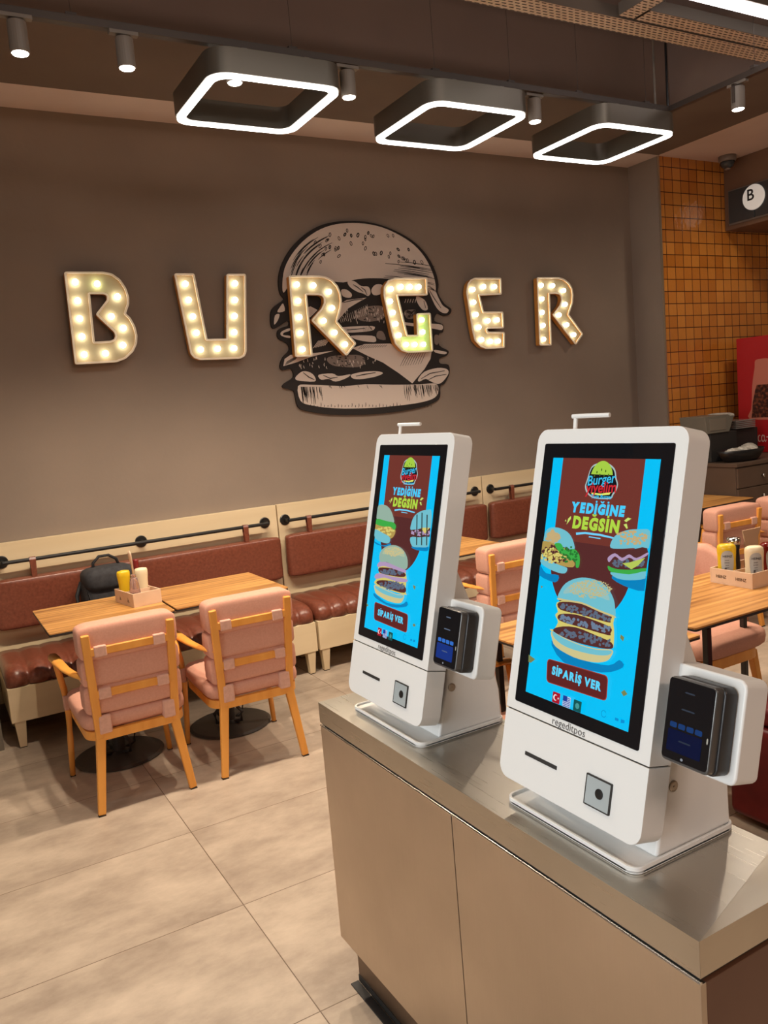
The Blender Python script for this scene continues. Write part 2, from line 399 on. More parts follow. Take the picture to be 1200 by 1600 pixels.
struct('ceiling', bx(-3, 4.53, -4, 3.85, 4.2, 4.3), m_ceil)

# ------------------------------------------------------------------ brown canopy with black sign, dome camera
t = thing('canopy_box', 'brown boxed canopy hanging over the kitchen counter at the right edge', 'canopy', (6.215, 3.2, 2.85))
obj('housing', bx(0, 2.7, -1.8, 1.55, 0, .559), m_canopy, t, .004)
f = obj('sign_frame', bx(-.012, 0, -.3, 1.505, .035, .318), m_grey, t, .002)
s = thing('menu_sign', 'black glass menu sign with a white disc lettered B, on the brown canopy', 'sign', (6.2, 3.2, 2.85))
for y0, y1 in ((1.25, 1.49), (.9, 1.24), (.3, .89), (-.28, .29)):
    obj('glass_pane', bx(-.012, 0, y0, y1, .048, .306), m_signblk, s, .002)
bm = B(); lathe(bm, [(.098, 0), (.1, .004), (.1, .012), (.096, .016)], n=40)
o = obj('letter_disc', bm, m_signwht, s, smooth=False); o.rotation_euler = (0, -PI/2, 0); o.location = (-.012, 1.247, .204)
me = text_mesh('B', .125, .0015, ext=.001); o = obj('letter', me, m_ink, s); o.rotation_euler = (PI/2, 0, -PI/2); o.location = (-.0300, 1.27, .222)
t = thing('dome_camera', 'small grey dome security camera on the ceiling above the tiled wall', 'camera', (6.07, 4.6, 3.41))
bm = B(); lathe(bm, [(.07, 0), (.07, -.035), (.062, -.045)]); obj('mount', bm, m_dome, t, smooth=True)
bm = B(); lathe(bm, [(.058, -.045), (.055, -.065), (.045, -.085), (.02, -.1), (.001, -.103)]); obj('dome', bm, m_signblk, t, smooth=True)
bm = B(); lathe(bm, [(.025, -.085), (.022, -.106), (.001, -.108)]); obj('lens', bm, m_dome, t, smooth=True)

# ------------------------------------------------------------------ benches
def leather_seat(x0, x1):
    """channel-tufted seat: profile along y,z swept over x with bulging ribs"""
    prof = [(5.0, .40), (5.0, .43), (4.9, .436), (4.8, .438), (4.7, .440), (4.64, .438), (4.60, .430), (4.568, .410), (4.55, .385), (4.545, .36), (4.55, .335), (4.565, .322), (4.6, .32)]
    fade = [0, .2, .4, .5, .6, .85, 1, 1, 1, 1, .9, .5, 0]
    nr = round((x1-x0)/.108); n = nr*10; bm = B(); rows = []
    for i in range(n+1):
        x = x0+(x1-x0)*i/n; ph = (i/10)%1; d = (abs(math.sin(PI*ph))**.7)-1
        e = min(x-x0, x1-x); ed = -.02*(1-min(1, e/.02))**2
        row = []
        for (y, z), k in zip(prof, fade):
            nx, nz = (0, 1) if y > 4.66 else ((y-4.70)/.16, (z-.36)/.09)
            l = math.hypot(nx, nz) or 1; q = .028*d*k+ed*.5
            row.append(bm.verts.new((x, y+(nx/l)*q, z+(nz/l)*q)))
        rows.append(row)
    for a, b in zip(rows, rows[1:]):
        for k in range(len(prof)-1): bm.faces.new((a[k], a[k+1], b[k+1], b[k]))
        bm.faces.new((a[-1], a[0], b[0], b[-1]))
    bm.faces.new(rows[0]); bm.faces.new(rows[-1][::-1]); return bm
def bench(x0, x1, label, straps, flanges):
    t = thing('banquette_bench', label, 'bench', ((x0+x1)/2, 4.8, 0), group='leather banquettes along the wall'); cx = (x0+x1)/2
    def P(name, bm, m, par=t, **k):
        bmesh.ops.translate(bm, verts=bm.verts, vec=(-cx, -4.8, 0)); return obj(name, bm, m, par, **k)
    P('back_board', bx(x0-(.35 if x0 < .3 else 0), x1-.004, 5.03, 5.068, .12, 1.03), m_board, bevel=.002)
    P('seat_cushion', leather_seat(x0+.004, x1-.006), m_leather, smooth=True)
    P('base_box', bx(x0+.004, x1-.008, 4.553, 5.02, .143, .326), m_board, bevel=.002)
    for x in (x0+.045, x1-.05):
        for y in (4.585, 4.95):
            bm = B(); beam(bm, (x, y, 0.004), (x, y, .143), .034, .034, .056, .056); P('leg', bm, m_board, bevel=.002)
            bm = B(); 
            g = obj('glide', bx(-.017, .017, -.017, .017, 0, .004), m_foot, t); g.location = (x-cx, y-4.8, 0)
    # backrest pad: rounded box with curved edges
    bm = B(); pillow(bm, (0,0,0), (x1-x0-.035, .285, .085), .09, 64, 14, .3)
    bmesh.ops.rotate(bm, verts=bm.verts, cent=(0,0,0), matrix=Matrix.Rotation(PI/2+.05, 3, 'X')); bmesh.ops.translate(bm, verts=bm.verts, vec=((x0+x1)/2, 4.985, .688))
    P('backrest', bm, m_leather, smooth=True)
    xs = flanges
    r = B(); tube(r, [(xs[0], 4.965, .925), (xs[-1], 4.965, .925)], .011, 14); rail = P('hanging_rail', r, m_black, smooth=False)
    for x in xs:
        b_ = B(); lathe(b_, [(.036, 0), (.036, .005), (.032, .008)], n=28); bmesh.ops.rotate(b_, verts=b_.verts, cent=(0,0,0), matrix=Matrix.Rotation(PI/2, 3, 'X'))
        tube(b_, [(0, 0, 0), (0, -.065, 0)], .012, 12); lathe(b_, [(.001,-.001),(.017,0),(.017,.002)], n=12)
        bmesh.ops.translate(b_, verts=b_.verts, vec=(x, 5.03, .925)); P('rail_flange', b_, m_black)
    for x in straps:
        b_ = B(); w_ = .026
        pts = [(4.975, .80), (4.951, .83), (4.951, .925), (4.957, .937), (4.966, .94), (4.975, .937), (4.98, .925), (4.98, .80)]
        L = [b_.verts.new((x-w_/2-(.004 if z > .9 else 0), y, z)) for y, z in pts]; R_ = [b_.verts.new((x+w_/2+(.004 if z > .9 else 0), y, z)) for y, z in pts]
        for k in range(len(pts)-1): b_.faces.new((L[k], R_[k], R_[k+1], L[k+1]))
        so = P('leather_strap', b_, m_leather); so.modifiers.new('s', 'SOLIDIFY').thickness = .003
    return t
bench(.24, 2.01, 'long brown leather bench at left, behind the two tables with pink chairs', (.49, 1.76), (.335, 1.114, 1.918))
bench(2.014, 3.69, 'brown leather bench in the middle of the wall, behind the smaller-looking kiosk', (2.205, 3.46), (2.062, 2.83, 3.618))
bench(3.694, 5.235, 'brown leather bench at the right end of the wall, partly hidden by the front kiosk', (3.92, 5.0), (3.765, 4.45, 5.16))
o = obj('low_partition', bx(-.4, .195, 4.6, 5.02, 0, .30), m_greyp, bevel=.003); tag(o, 'low grey panel on the floor at the left end of the leather bench', 'panel')

# ------------------------------------------------------------------ wall mural of a burger
MY = 5.05
Z4 = lambda x, y: px_wall(400+.28333*x, 320+.28333*y, MY)
mc = Z4(560, 620)
def m4(pts): return [(Z4(x, y)[0]-mc[0], Z4(x, y)[1]-mc[1]) for x, y in pts]
mural = thing('burger_wall_cutout', 'large grey and black cut-out drawing of a double burger mounted on the wall', 'wall art', (mc[0], MY+.01, mc[1]))
def mart(name, me, m, off, parent=mural):
    me.transform(wallM(-off)); return obj(name, me, m, parent)
out = [(500,88),(600,92),(700,115),(800,158),(880,210),(945,280),(990,365),(1008,440),(1005,485),(1040,545),(1078,575),(1068,605),(1038,612),(1000,598),(985,640),(1032,660),(1032,702),(1010,712),(1012,775),(1062,805),(1052,832),(1012,848),(1018,875),(1062,882),(1068,930),(1042,985),(1018,1000),(1016,1060),(980,1092),(900,1120),(750,1145),(600,1157),(420,1157),(300,1140),(235,1117),(215,1045),(205,1022),(150,1008),(158,985),(207,950),(195,905),(150,912),(133,890),(150,840),(185,800),(170,762),(125,737),(120,700),(140,678),(180,665),(175,640),(105,682),(84,660),(84,590),(110,555),(155,520),(135,490),(125,420),(140,340),(180,260),(240,190),(320,130),(400,100)]
o = mart('backing', fill([m4(smooth_closed(out, 3))], .016), m_ink, -.008)
def part(name, polys, m=m_mgrey, off=.010, sm=True, k=3):
    for p in polys: mart(name, fill([m4(smooth_closed(p, k) if sm else p)]), m, off)
def join_me(ms, mis=None):
    bm = join(ms, mis); me = bpy.data.meshes.new('j'); bm.to_mesh(me); bm.free(); return me
part('top_bun', [[(152,485),(146,430),(158,350),(198,272),(258,202),(332,147),(412,114),(500,101),(600,104),(700,126),(796,170),(872,222),(930,288),(972,370),(990,440),(985,478),(940,440),(860,424),(760,410),(650,405),(560,410),(480,428),(380,418),(260,425),(190,440)]], k=3)
part('salad_leaf', [[(470,470),(500,468),(528,492),(520,512),(480,505)],[(505,425),(540,420),(580,448),(620,452),(632,485),(618,503),(592,490),(560,480),(520,455)],[(150,545),(158,585),(118,592),(135,560)],[(105,610),(130,604),(120,638),(100,660)],[(945,450),(985,470),(1005,510),(1030,555),(1062,578),(1050,598),(1018,590),(985,550)],[(885,505),(930,525),(948,575),(920,580),(890,540)],[(636,470),(660,440),(700,445),(690,490),(650,498)],
  [(222,945),(258,918),(300,925),(325,950),(322,975),(240,970),(218,962)],[(345,938),(420,930),(455,945),(520,935),(500,955),(440,975),(400,960),(360,965)],[(528,935),(600,920),(670,918),(700,930),(650,950),(570,962),(530,955)],[(895,960),(930,920),(1000,900),(1050,905),(1062,930),(1030,975),(1000,988),(960,972),(935,960),(900,975)]], k=3)
part('onion_ring', [[(140,700),(185,680),(185,695),(155,705),(150,718),(185,722),(185,735),(140,722)],[(960,655),(1025,662),(1025,690),(970,682),(800,660),(800,645),(880,655)],[(480,675),(640,668),(648,690),(600,700),(500,705),(475,690)],[(525,722),(640,722),(662,740),(650,758),(560,745)],[(985,800),(1050,812),(1040,824),(990,815)]])
part('cheese_slice', [[(440,560),(500,525),(610,512),(560,540),(510,570),(450,640)],[(150,890),(158,850),(190,828),(300,820),(430,805),(300,840),(220,870)],[(530,790),(600,768),(740,765),(820,810),(968,812),(962,850),(930,905),(862,985),(790,930),(700,870),(620,835)],[(190,600),(300,560),(340,580),(300,620),(200,630)]], sm=False)
part('beef_patty', [[(560,590),(620,560),(700,560),(720,600),(690,632),(620,645),(570,635),(545,610)],[(400,840),(480,828),(580,832),(600,870),(560,895),(440,890),(395,865)],[(820,585),(880,580),(870,625),(830,625)],[(985,720),(1008,722),(1005,768),(985,765)],[(670,700),(700,700),(715,745),(668,735)]], m=m_mmid)
part('bottom_bun', [[(232,1000),(300,992),(480,1000),(600,990),(760,992),(900,990),(980,985),(1004,1000),(1004,1040),(970,1072),(880,1095),(740,1112),(600,1122),(430,1122),(300,1105),(245,1080)]], k=3)
# ink lines
bm = B(); rnd = random.Random(3)
def st(pts, w_, taper=True, closed=False): strokes(bm, m4(pts), w_, 0, taper, closed)
for i in range(62):   # sesame seeds
    a = rnd.uniform(.10*PI, .92*PI); r = rnd.uniform(.55, .96)
    cx, cy = 575-410*r*math.cos(a), 450-335*r*math.sin(a)
    if cy > 330 or (cx < 400 and cy > 260 and rnd.random() < .6): continue
    s_ = rnd.uniform(6, 9); ang = rnd.uniform(-.5, .5)+(a-PI/2)*-.5
    el = [(cx+s_*.62*math.cos(q)*math.cos(ang)-s_*1.3*math.sin(q)*math.sin(ang), cy+s_*.62*math.cos(q)*math.sin(ang)+s_*1.3*math.sin(q)*math.cos(ang)) for q in [2*PI*k/10 for k in range(10)]]
    st(el, .0045 if rnd.random() < .7 else .007, closed=True)
for i in range(26):   # curved shading, left of bun
    k = i/26; r = 1-.30*k*rnd.uniform(.8, 1.1); a0 = rnd.uniform(.03, .22)*PI; a1 = a0+rnd.uniform(.06, .16)*PI
    st([(580-418*r*math.cos(a), 458-345*r*math.sin(a)) for a in np.linspace(a0, a1, 7)], .006)
for i in range(16):   # right of bun
    y = 315+i*8.5; x0 = rnd.uniform(690, 830); st([(x0, y), (x0+60, y+5), (x0+120, y+14), (min(985, x0+190), y+26)], .005)
for i in range(84):   # bottom bun hatching
    side = rnd.random()
    if i < 34: x = 245+rnd.random()**1.5*120; y0, y1 = 1004, 1004+rnd.uniform(30, 98)
    elif i < 74: x = 1000-rnd.random()**1.4*190; y0, y1 = 992, 992+rnd.uniform(30, 98-(x-810)*.18)
    else: x = rnd.uniform(400, 800); y0, y1 = 994, 994+rnd.uniform(10, 30)
    st([(x, y0), (x+3, (y0+y1)/2), (x+8, y1)], .0045)
for i in range(36): x = 300+i*19; h = rnd.uniform(8, 26); y = 1116+2*math.sin(i); st([(x, y), (x+2, y-h/2), (x+1, y-h)], .005)
for i in range(9): st([(795+i*14, 890-i*1.5), (812+i*14, 855-i*2), (838+i*12, 815)], .004)
for i in range(11): x = 225+i*8; st([(160+i*5.5, 885-i*3), (172+i*6, 862-i*3.5)], .004)
for i in range(12): st([(565+i*13, 795-i*1), (590+i*12, 772)], .004)
for i in range(70):   # patty texture
    c = rnd.choice([(630,600,80,38),(500,862,95,30),(850,603,25,20)]); x, y = c[0]+rnd.uniform(-1,1)*c[2], c[1]+rnd.uniform(-1,1)*c[3]
    st([(x, y), (x+rnd.uniform(3,10), y+rnd.uniform(-6,6)), (x+rnd.uniform(8,16), y+rnd.uniform(-8,8))], .007)
for p in ([(535,440),(560,455),(590,480)],[(580,455),(600,470),(612,498)],[(955,470),(985,520),(1020,570)],[(925,530),(935,570)],[(260,925),(290,950),(322,965)],[(370,940),(410,958),(450,950)],[(550,945),(600,935),(660,925)],[(910,960),(960,930),(1040,915)],[(950,965),(990,945),(1050,935)],[(150,712),(185,708)],[(500,690),(600,682)],[(480,540),(540,525),(590,520)],[(600,640),(640,690)]): st(p, .007)
for i in range(6): st([(590+i*9, 672), (596+i*9, 700)], .003)
me = bpy.data.meshes.new('ink'); bm.to_mesh(me); bm.free(); o = mart('ink_lines', me, m_ink, .0112); o['kind'] = 'stuff'
# light hatching drawn over the dark fill
bm = B()
for i in range(95):
    c = rnd.choice([(310,875,80,28),(520,610,50,36),(660,605,60,40),(770,600,50,30),(560,870,120,22)]); x, y = c[0]+rnd.uniform(-1,1)*c[2], c[1]+rnd.uniform(-1,1)*c[3]
    st([(x, y-rnd.uniform(4,12)), (x+rnd.uniform(-3,5), y), (x+rnd.uniform(-2,6), y+rnd.uniform(4,12))], .0055)
for i in range(16): st([(462+i*10, 625-i*5), (470+i*10, 650-i*3)], .004)
for i in range(8): st([(315+i*9, 790-i*2), (345+i*9, 750-i*2)], .006)
for i in range(7): st([(820+i*14, 540), (826+i*14, 520)], .005)
me = bpy.data.meshes.new('ink'); bm.to_mesh(me); bm.free(); o = mart('pale_hatching', me, m_mgrey, .0115); o['kind'] = 'stuff'

# ------------------------------------------------------------------ marquee letters
LY = 5.0; LB = 5.045
Z3 = lambda x, y: px_wall(80+.35*x, 330+.35*y, LY)
Z4l = lambda x, y: px_wall(400+.28333*x, 320+.28333*y, LY)
Z5 = lambda x, y: px_wall(680+.23333*x, 380+.23333*y, LY)
def arc_in(p): return p
def letter(ch, name, label, Z, outer, holes, bulbs, green=(), gpoly=None, r=.008):
    o_ = [Z(*p) for p in outer]; cx = sum(p[0] for p in o_)/len(o_); cz = min(p[1] for p in o_)
    loc = lambda P: [(Z(x, y)[0]-cx, Z(x, y)[1]-cz) for x, y in P]
    t = thing('marquee_letter', label, 'illuminated letter', (cx, LY, cz), group='lit letters spelling BURGER')
    loops = [round_poly(loc(outer), r, 3)]+[round_poly(loc(h), r, 3) for h in holes]
    me = fill(loops, .004); me.transform(wallM(.018)); obj('face_panel', me, m_lface, t)
    if gpoly:
        me = fill([loc(gpoly)], .001); me.transform(wallM(.0135)); obj('green_lit_face', me, m_lgreen, t)
    for nm, m, y0, y1, th in (('side_return', m_orange, .0, LB-LY, .007), ('rim', m_rim, -.004, .002, .012)):
        bm = B()
        for lp in loops:
            a = [bm.verts.new((x, y0, z)) for x, z in lp]; b = [bm.verts.new((x, y1, z)) for x, z in lp]
            for k in range(len(lp)): j = (k+1)%len(lp); bm.faces.new((a[k], b[k], b[j], a[j]))
        o = obj(nm, bm, m, t); sm = o.modifiers.new('s', 'SOLIDIFY'); sm.thickness = th; sm.offset = 0; sm.use_even_offset = True
    for i, q in enumerate(bulbs):
        bm = B(); pillow(bm, (0,0,0), (.034,.034,.034), 1, 14, 8, 1); x, z = Z(*q)
        o = obj('bulb', bulb_me[1 if i in green else 0] if bulb_me else bm, m_bulbg if i in green else m_bulb, t, smooth=True)
        o.location = (x-cx, -.007, z-cz)
    return t
bulb_me = None
letter('B', 'b', 'lit letter B with cream face and round bulbs, first of the BURGER sign', Z3,
  [(62,275),(232,275),(270,283),(305,308),(330,345),(343,385),(343,415),(328,458),(350,478),(370,515),(380,555),(378,590),(362,625),(330,655),(290,670),(110,680)],
  [[(168,366),(235,366),(252,376),(253,398),(204,461),(285,538),(291,558),(284,575),(265,583),(190,587)]],
  [(107,317),(205,325),(118,400),(295,382),(127,480),(268,470),(137,560),(322,522),(320,598),(147,640),(242,635)], green=(1,))
letter('U', 'u', 'lit letter U with cream face and round bulbs, second of the BURGER sign', Z3,
  [(553,282),(635,282),(693,575),(786,573),(786,284),(865,284),(868,625),(860,645),(840,655),(665,660),(640,652),(625,635)], [],
  [(598,325),(613,397),(632,470),(648,543),(667,618),(743,614),(816,612),(817,541),(818,468),(820,397),(820,323)])
letter('R', 'r', 'lit letter R with cream face over the left side of the burger drawing', Z4l,
  [(185,395),(345,395),(385,402),(420,420),(447,450),(463,490),(468,530),(464,570),(443,645),(548,765),(498,828),(310,637),(362,578),(378,545),(378,515),(365,497),(345,493),(275,493),(308,832),(220,835)], [],
  [(224,440),(315,445),(401,480),(232,530),(418,570),(238,620),(372,640),(245,707),(432,705),(256,797),(490,770)])
letter('G', 'g', 'lit letter G over the right side of the burger drawing, lower part greenish', Z4l,
  [(765,408),(940,405),(943,495),(778,497),(833,722),(893,722),(888,603),(958,600),(972,805),(840,812),(805,802),(770,765),(755,720),(707,500),(708,455),(730,420)], [],
  [(743,465),(798,453),(848,453),(896,453),(738,533),(753,595),(769,657),(787,720),(827,771),(874,771),(922,770),(918,702),(913,635)], green=(8,9,10,11,12),
  gpoly=[(805,726),(895,726),(892,607),(955,604),(968,801),(842,808),(815,800)])
letter('E', 'e', 'lit letter E with cream face and orange side, right of the burger drawing', Z5,
  [(265,237),(437,237),(440,340),(292,345),(320,463),(450,463),(455,565),(350,568),(342,580),(350,598),(460,600),(460,697),(340,703),(305,690),(268,650),(255,600),(212,330),(220,275),(240,248)], [],
  [(250,310),(322,292),(395,292),(255,396),(271,478),(290,563),(308,647),(368,658),(420,656),(350,520),(413,514)])
letter('R', 'r', 'lit letter R standing alone on plain wall, last of the BURGER sign', Z5,
  [(685,233),(825,233),(862,244),(895,270),(914,305),(920,345),(917,400),(890,478),(985,608),(940,675),(790,480),(836,420),(848,385),(846,355),(832,338),(812,333),(762,335),(775,680),(702,680)], [],
  [(707,283),(783,285),(857,318),(868,410),(827,482),(878,547),(925,613),(712,374),(713,464),(720,551),(723,644)])

# ------------------------------------------------------------------ track, spots, pendant rings
TZ = 3.115
bm = B(); box(bm, -.4, 3.945, 3.33, 3.365, TZ, TZ+.03)
box(bm, 3.91, 3.945, -1.2, 3.33, TZ, TZ+.03)
t = thing('lighting_track', 'thin L-shaped ceiling track carrying the spotlights and square pendants', 'light track', (3.925, 3.35, TZ))
bmesh.ops.translate(bm, verts=bm.verts, vec=(-3.925, -3.35, -TZ)); obj('rail', bm, m_trackd, t, .002)
obj('conductor_strip', bx(-4.3, .0, -.019, -.0155, .004, .008), m_grey, t)
for x, y in ((.72, 3.35), (1.62, 3.35), (2.35, 3.35), (2.8, 3.35), (3.25, 3.35), (3.75, 3.35), (3.925, 2.8), (.2, 3.35), (3.925, 1.6)):
    b_ = B(); tube(b_, [(x-3.925, y-3.35, .03), (x-3.925, y-3.35, 1.08)], .0011, 6); box(b_, x-3.925-.02, x-3.925+.02, y-3.35-.012, y-3.35+.012, .028, .042); obj('suspension_wire', b_, m_trackd, t)
b_ = B(); tube(b_, [(0, .0, .03), (0, 0, 1.095)], .007, 8); obj('power_cable', b_, m_black, t)
b_ = B(); tube(b_, [(-.1, .0, .03), (-.1, 0, 1.095)], .006, 8); obj('conduit', b_, m_grey, t)
sp = thing('track_spotlight', '', 'spotlight', (0,0,0))
bm = B(); lathe(bm, [(.031, 0), (.034, .003), (.034, .105), (.03, .11)], n=24); obj('lamp_body', bm, m_grey, sp, smooth=False)
bm = B(); lathe(bm, [(.001, -.004), (.027, -.003), (.03, .001)], n=24); obj('lens', bm, m_lens, sp)
bm = B(); box(bm, -.055, .055, -.014, .014, .119, .134); obj('track_adapter', bm, m_grey, sp, .002)
bm = B(); box(bm, -.008, .008, .033, .040, .03, .12); box(bm, -.008, .008, 0, .04, .11, .121); obj('bracket', bm, m_trackd, sp)
labs = ['track spotlight at the far left end of the ceiling track, in the top left corner', 'track spotlight second from the left, left of the first square pendant', 'track spotlight seen through the first square pendant', 'track spotlight between the first and second square pendants', 'track spotlight between the second and third square pendants', 'track spotlight at the right, above the orange tiled wall']
for i, (x, y) in enumerate(SPOT_XY):
    s = sp if i == 0 else copy_tree(sp); s.location = (x, y, 2.981); tag(s, labs[i], 'spotlight', 'track spotlights')
    if i == 5: s.rotation_euler = (0, 0, PI/2)
# square pendants
pr = thing('square_pendant_light', '', 'pendant light', (0,0,0))
W = .60; D_ = .595
o1 = rrect(-W/2, W/2, 0, D_, .085, 6); i1 = rrect(-W/2+.045, W/2-.045, .045, D_-.045, .055, 6)
def ring(o1, i1, th): return fill([o1, i1], th)
me = ring(o1, i1, .1); obj('housing', me, m_ringbody, pr).location = (0, 0, .006)
o2 = rrect(-W/2+.006, W/2-.006, .006, D_-.006, .08, 6); i2 = rrect(-W/2+.038, W/2-.038, .038, D_-.038, .06, 6)
me = ring(o2, i2, .012); obj('diffuser', me, m_ring, pr).location = (0, 0, -.004)
for x in (-.14, .14):
    bm = B(); box(bm, x-.05, x+.05, .078, .112, .12, .139); box(bm, x-.012, x+.012, .03, .1, .106, .122); obj('track_adapter', bm, m_grey, pr, .002)
bm = B(); 
for a, b in (((-.2, .3), (.2, .3)),): tube(bm, [(a[0], a[1], .11), (b[0], b[1], .11)], .003, 6)
obj('cross_wire', bm, m_grey, pr)
for i, (x, l) in enumerate(((1.515, 'glowing square pendant light at left, the largest-looking of three'), (2.555, 'glowing square pendant light in the middle of the three'), (3.605, 'glowing square pendant light at right, above the last letter R'))):
    s = pr if i == 0 else copy_tree(pr); s.location = (x, 3.255, 2.975); tag(s, l, 'pendant light', 'square pendants under the track')

# ------------------------------------------------------------------ cable trays and linear luminaire, top right
def tray(name, label, x0, x1, y0, y1, z):
    t = thing(name, label, 'cable tray', (x0, y0, z), group='perforated cable trays')
    me = fill([[(0,0),(x1-x0,0),(x1-x0,y1-y0),(0,y1-y0)]]); obj('perforated_base', me, m_perf, t)
    for y in (0, y1-y0):
        bm = B(); box(bm, 0, x1-x0, y-.002, y+.002, 0, .055); obj('side_wall', bm, m_perf if False else m_grey, t)
    return t
tray('cable_tray', 'wide perforated metal cable tray running across the top right corner', -.5, 4.52, 3.0, 3.118, 3.36)
tray('cable_tray', 'second perforated cable tray behind the first, ending in a square turn', 3.295, 4.52, 2.89, 2.985, 3.36)
t = thing('cable_tray', 'short perforated cable tray branch crossing at the top edge of the photo', 'cable tray', (3.18, 1.0, 3.362), group='perforated cable trays')
obj('perforated_base', fill([[(0,0),(.10,0),(.10,1.985),(0,1.985)]]), m_perf, t)
for x in (0, .10): obj('side_wall', bx(x-.002, x+.002, 0, 1.98, 0, .055), m_grey, t)
t = thing('linear_ceiling_light', 'long bright linear ceiling light in the top right corner', 'ceiling light', (3.0, 2.655, 3.36))
obj('housing', bx(0, 1.5, 0, .085, .004, .06), m_grey, t, .002); obj('diffuser', bx(.01, 1.49, .006, .079, -.01, .004), m_tube, t, .003)
# pipes and ducts above
bm = B(); tube(bm, [(-1, 2.9, 3.75), (4.5, 2.9, 3.75)], .06, 16); o = obj('ceiling_pipe', bm, m_grey, smooth=False); tag(o, 'grey service pipe above the cable trays near the ceiling', 'pipe')

# ------------------------------------------------------------------ chairs
def make_chair():
    t = thing('armchair', '', 'chair')
    P = lambda n, bm, m, **k: obj(n, bm, m, t, **k)
    for s in (-1, 1):
        bm = B(); beam(bm, (s*.158, -.232, .33), (s*.197, -.258, .004), .040, .030, .032, .024, up=(0,1,0)); l = P('rear_leg', bm, m_frame, bevel=.006)
        obj('glide', bx(-.015, .015, -.012, .012, 0, .005), m_foot, l).location = (s*.197, -.258, 0)
        bm = B(); tube(bm, [(s*.232, .258, .004), (s*.222, .254, .18), (s*.214, .25, .33), (s*.222, .243, .43), (s*.240, .235, .54), (s*.247, .232, .588)], [.0125, .0145, .016, .0155, .014, .013], 10); l = P('front_leg', bm, m_frame, smooth=True)
        obj('glide', bx(-.012, .012, -.012, .012, 0, .005), m_foot, l).location = (s*.232, .258, 0)
        bm = B(); beam(bm, (s*.160, -.236, .325), (s*.176, -.275, .782), .036, .022, .034, .020, up=(0,1,0)); P('back_post', bm, m_frame, bevel=.005)
        bm = B(); pts = [(s*.172, -.262, .592), (s*.186, -.235, .590), (s*.215, -.15, .592), (s*.238, -.05, .598), (s*.25, .06, .603), (s*.254, .16, .603), (s*.251, .245, .598)]
        tube(bm, pts, [.012, .016, .018, .021, .025, .026, .020], 12, flat=.5); P('armrest', bm, m_frame, smooth=True)
    for z, y in ((.705, -.270), (.520, -.254)):
        bm = B(); beam(bm, (-.165, y, z), (.165, y, z), .034, .018, up=(0,1,0)); P('back_rail', bm, m_frame, bevel=.004)
        for s in (-1, 1):
            bm = B(); box(bm, s*.122-.026, s*.122+.026, y-.013, y+.04, z-.024, z+.024); P('back_strap', bm, m_strap, bevel=.006, smooth=False)
    o_ = rrect(-.212, .212, -.25, .262, .09, 6); i_ = rrect(-.185, .185, -.225, .237, .07, 6)
    me = fill([o_, i_], .038); P('seat_frame', me, m_frame).location = (0, 0, .316)
    bm = B(); pillow(bm, (0, .005, .393), (.45, .50, .095), .28, 40, 14, .5); pillow(bm, (0, .01, .372), (.43, .48, .05), .28, 40, 10, .4); P('seat_cushion', bm, m_pink, smooth=True)
    for s in (-1, 1):
        bm = B(); box(bm, s*.135-.028, s*.135+.028, -.252, -.12, .342, .40)
        box(bm, s*.135-.026, s*.135+.026, -.258, -.236, .345, .425); P('seat_strap', bm, m_strap, bevel=.008)
        bm = B(); box(bm, s*.22-.012, s*.22+.012, .222, .262, .33, .40); P('seat_strap', bm, m_strap, bevel=.005)
    bm = B()
    for z, h, dy in ((.494, .13, 0), (.612, .122, 0), (.740, .146, -.004)):
        pillow(bm, (0, -.194+dy-(z-.5)*.06, z), (.412, .112, h+.006), .13, 48, 16, .30)
    P('back_cushion', bm, m_pink, smooth=True)
    return t
chair = make_chair()
CH = [((.673, 3.75), 0, 'pink cushioned yellow wooden armchair at the left table, nearest the bench end'),
      ((1.222, 3.742), -.03, 'pink cushioned yellow wooden armchair second from left, in front of the right-hand joined table'),
      ((2.765, 3.75), -.02, 'pink cushioned yellow wooden armchair seen between the two kiosks'),
      ((4.41, 3.59), -.04, 'pink armchair behind the sauce caddy table, left one of the pair near the drawers'),
      ((4.965, 3.62), -.04, 'pink armchair cut off by the right edge of the photo, near the drawers'),
      ((1.63, 2.20), -PI/2, 'pink armchair seat low between the kiosks, at the end of the middle table')]
for i, ((x, y), r, l) in enumerate(CH):
    c = chair if i == 0 else copy_tree(chair); c.location = (x, y, 0); c.rotation_euler = (0, 0, r); tag(c, l, 'chair', 'yellow wooden armchairs with pink cushions')

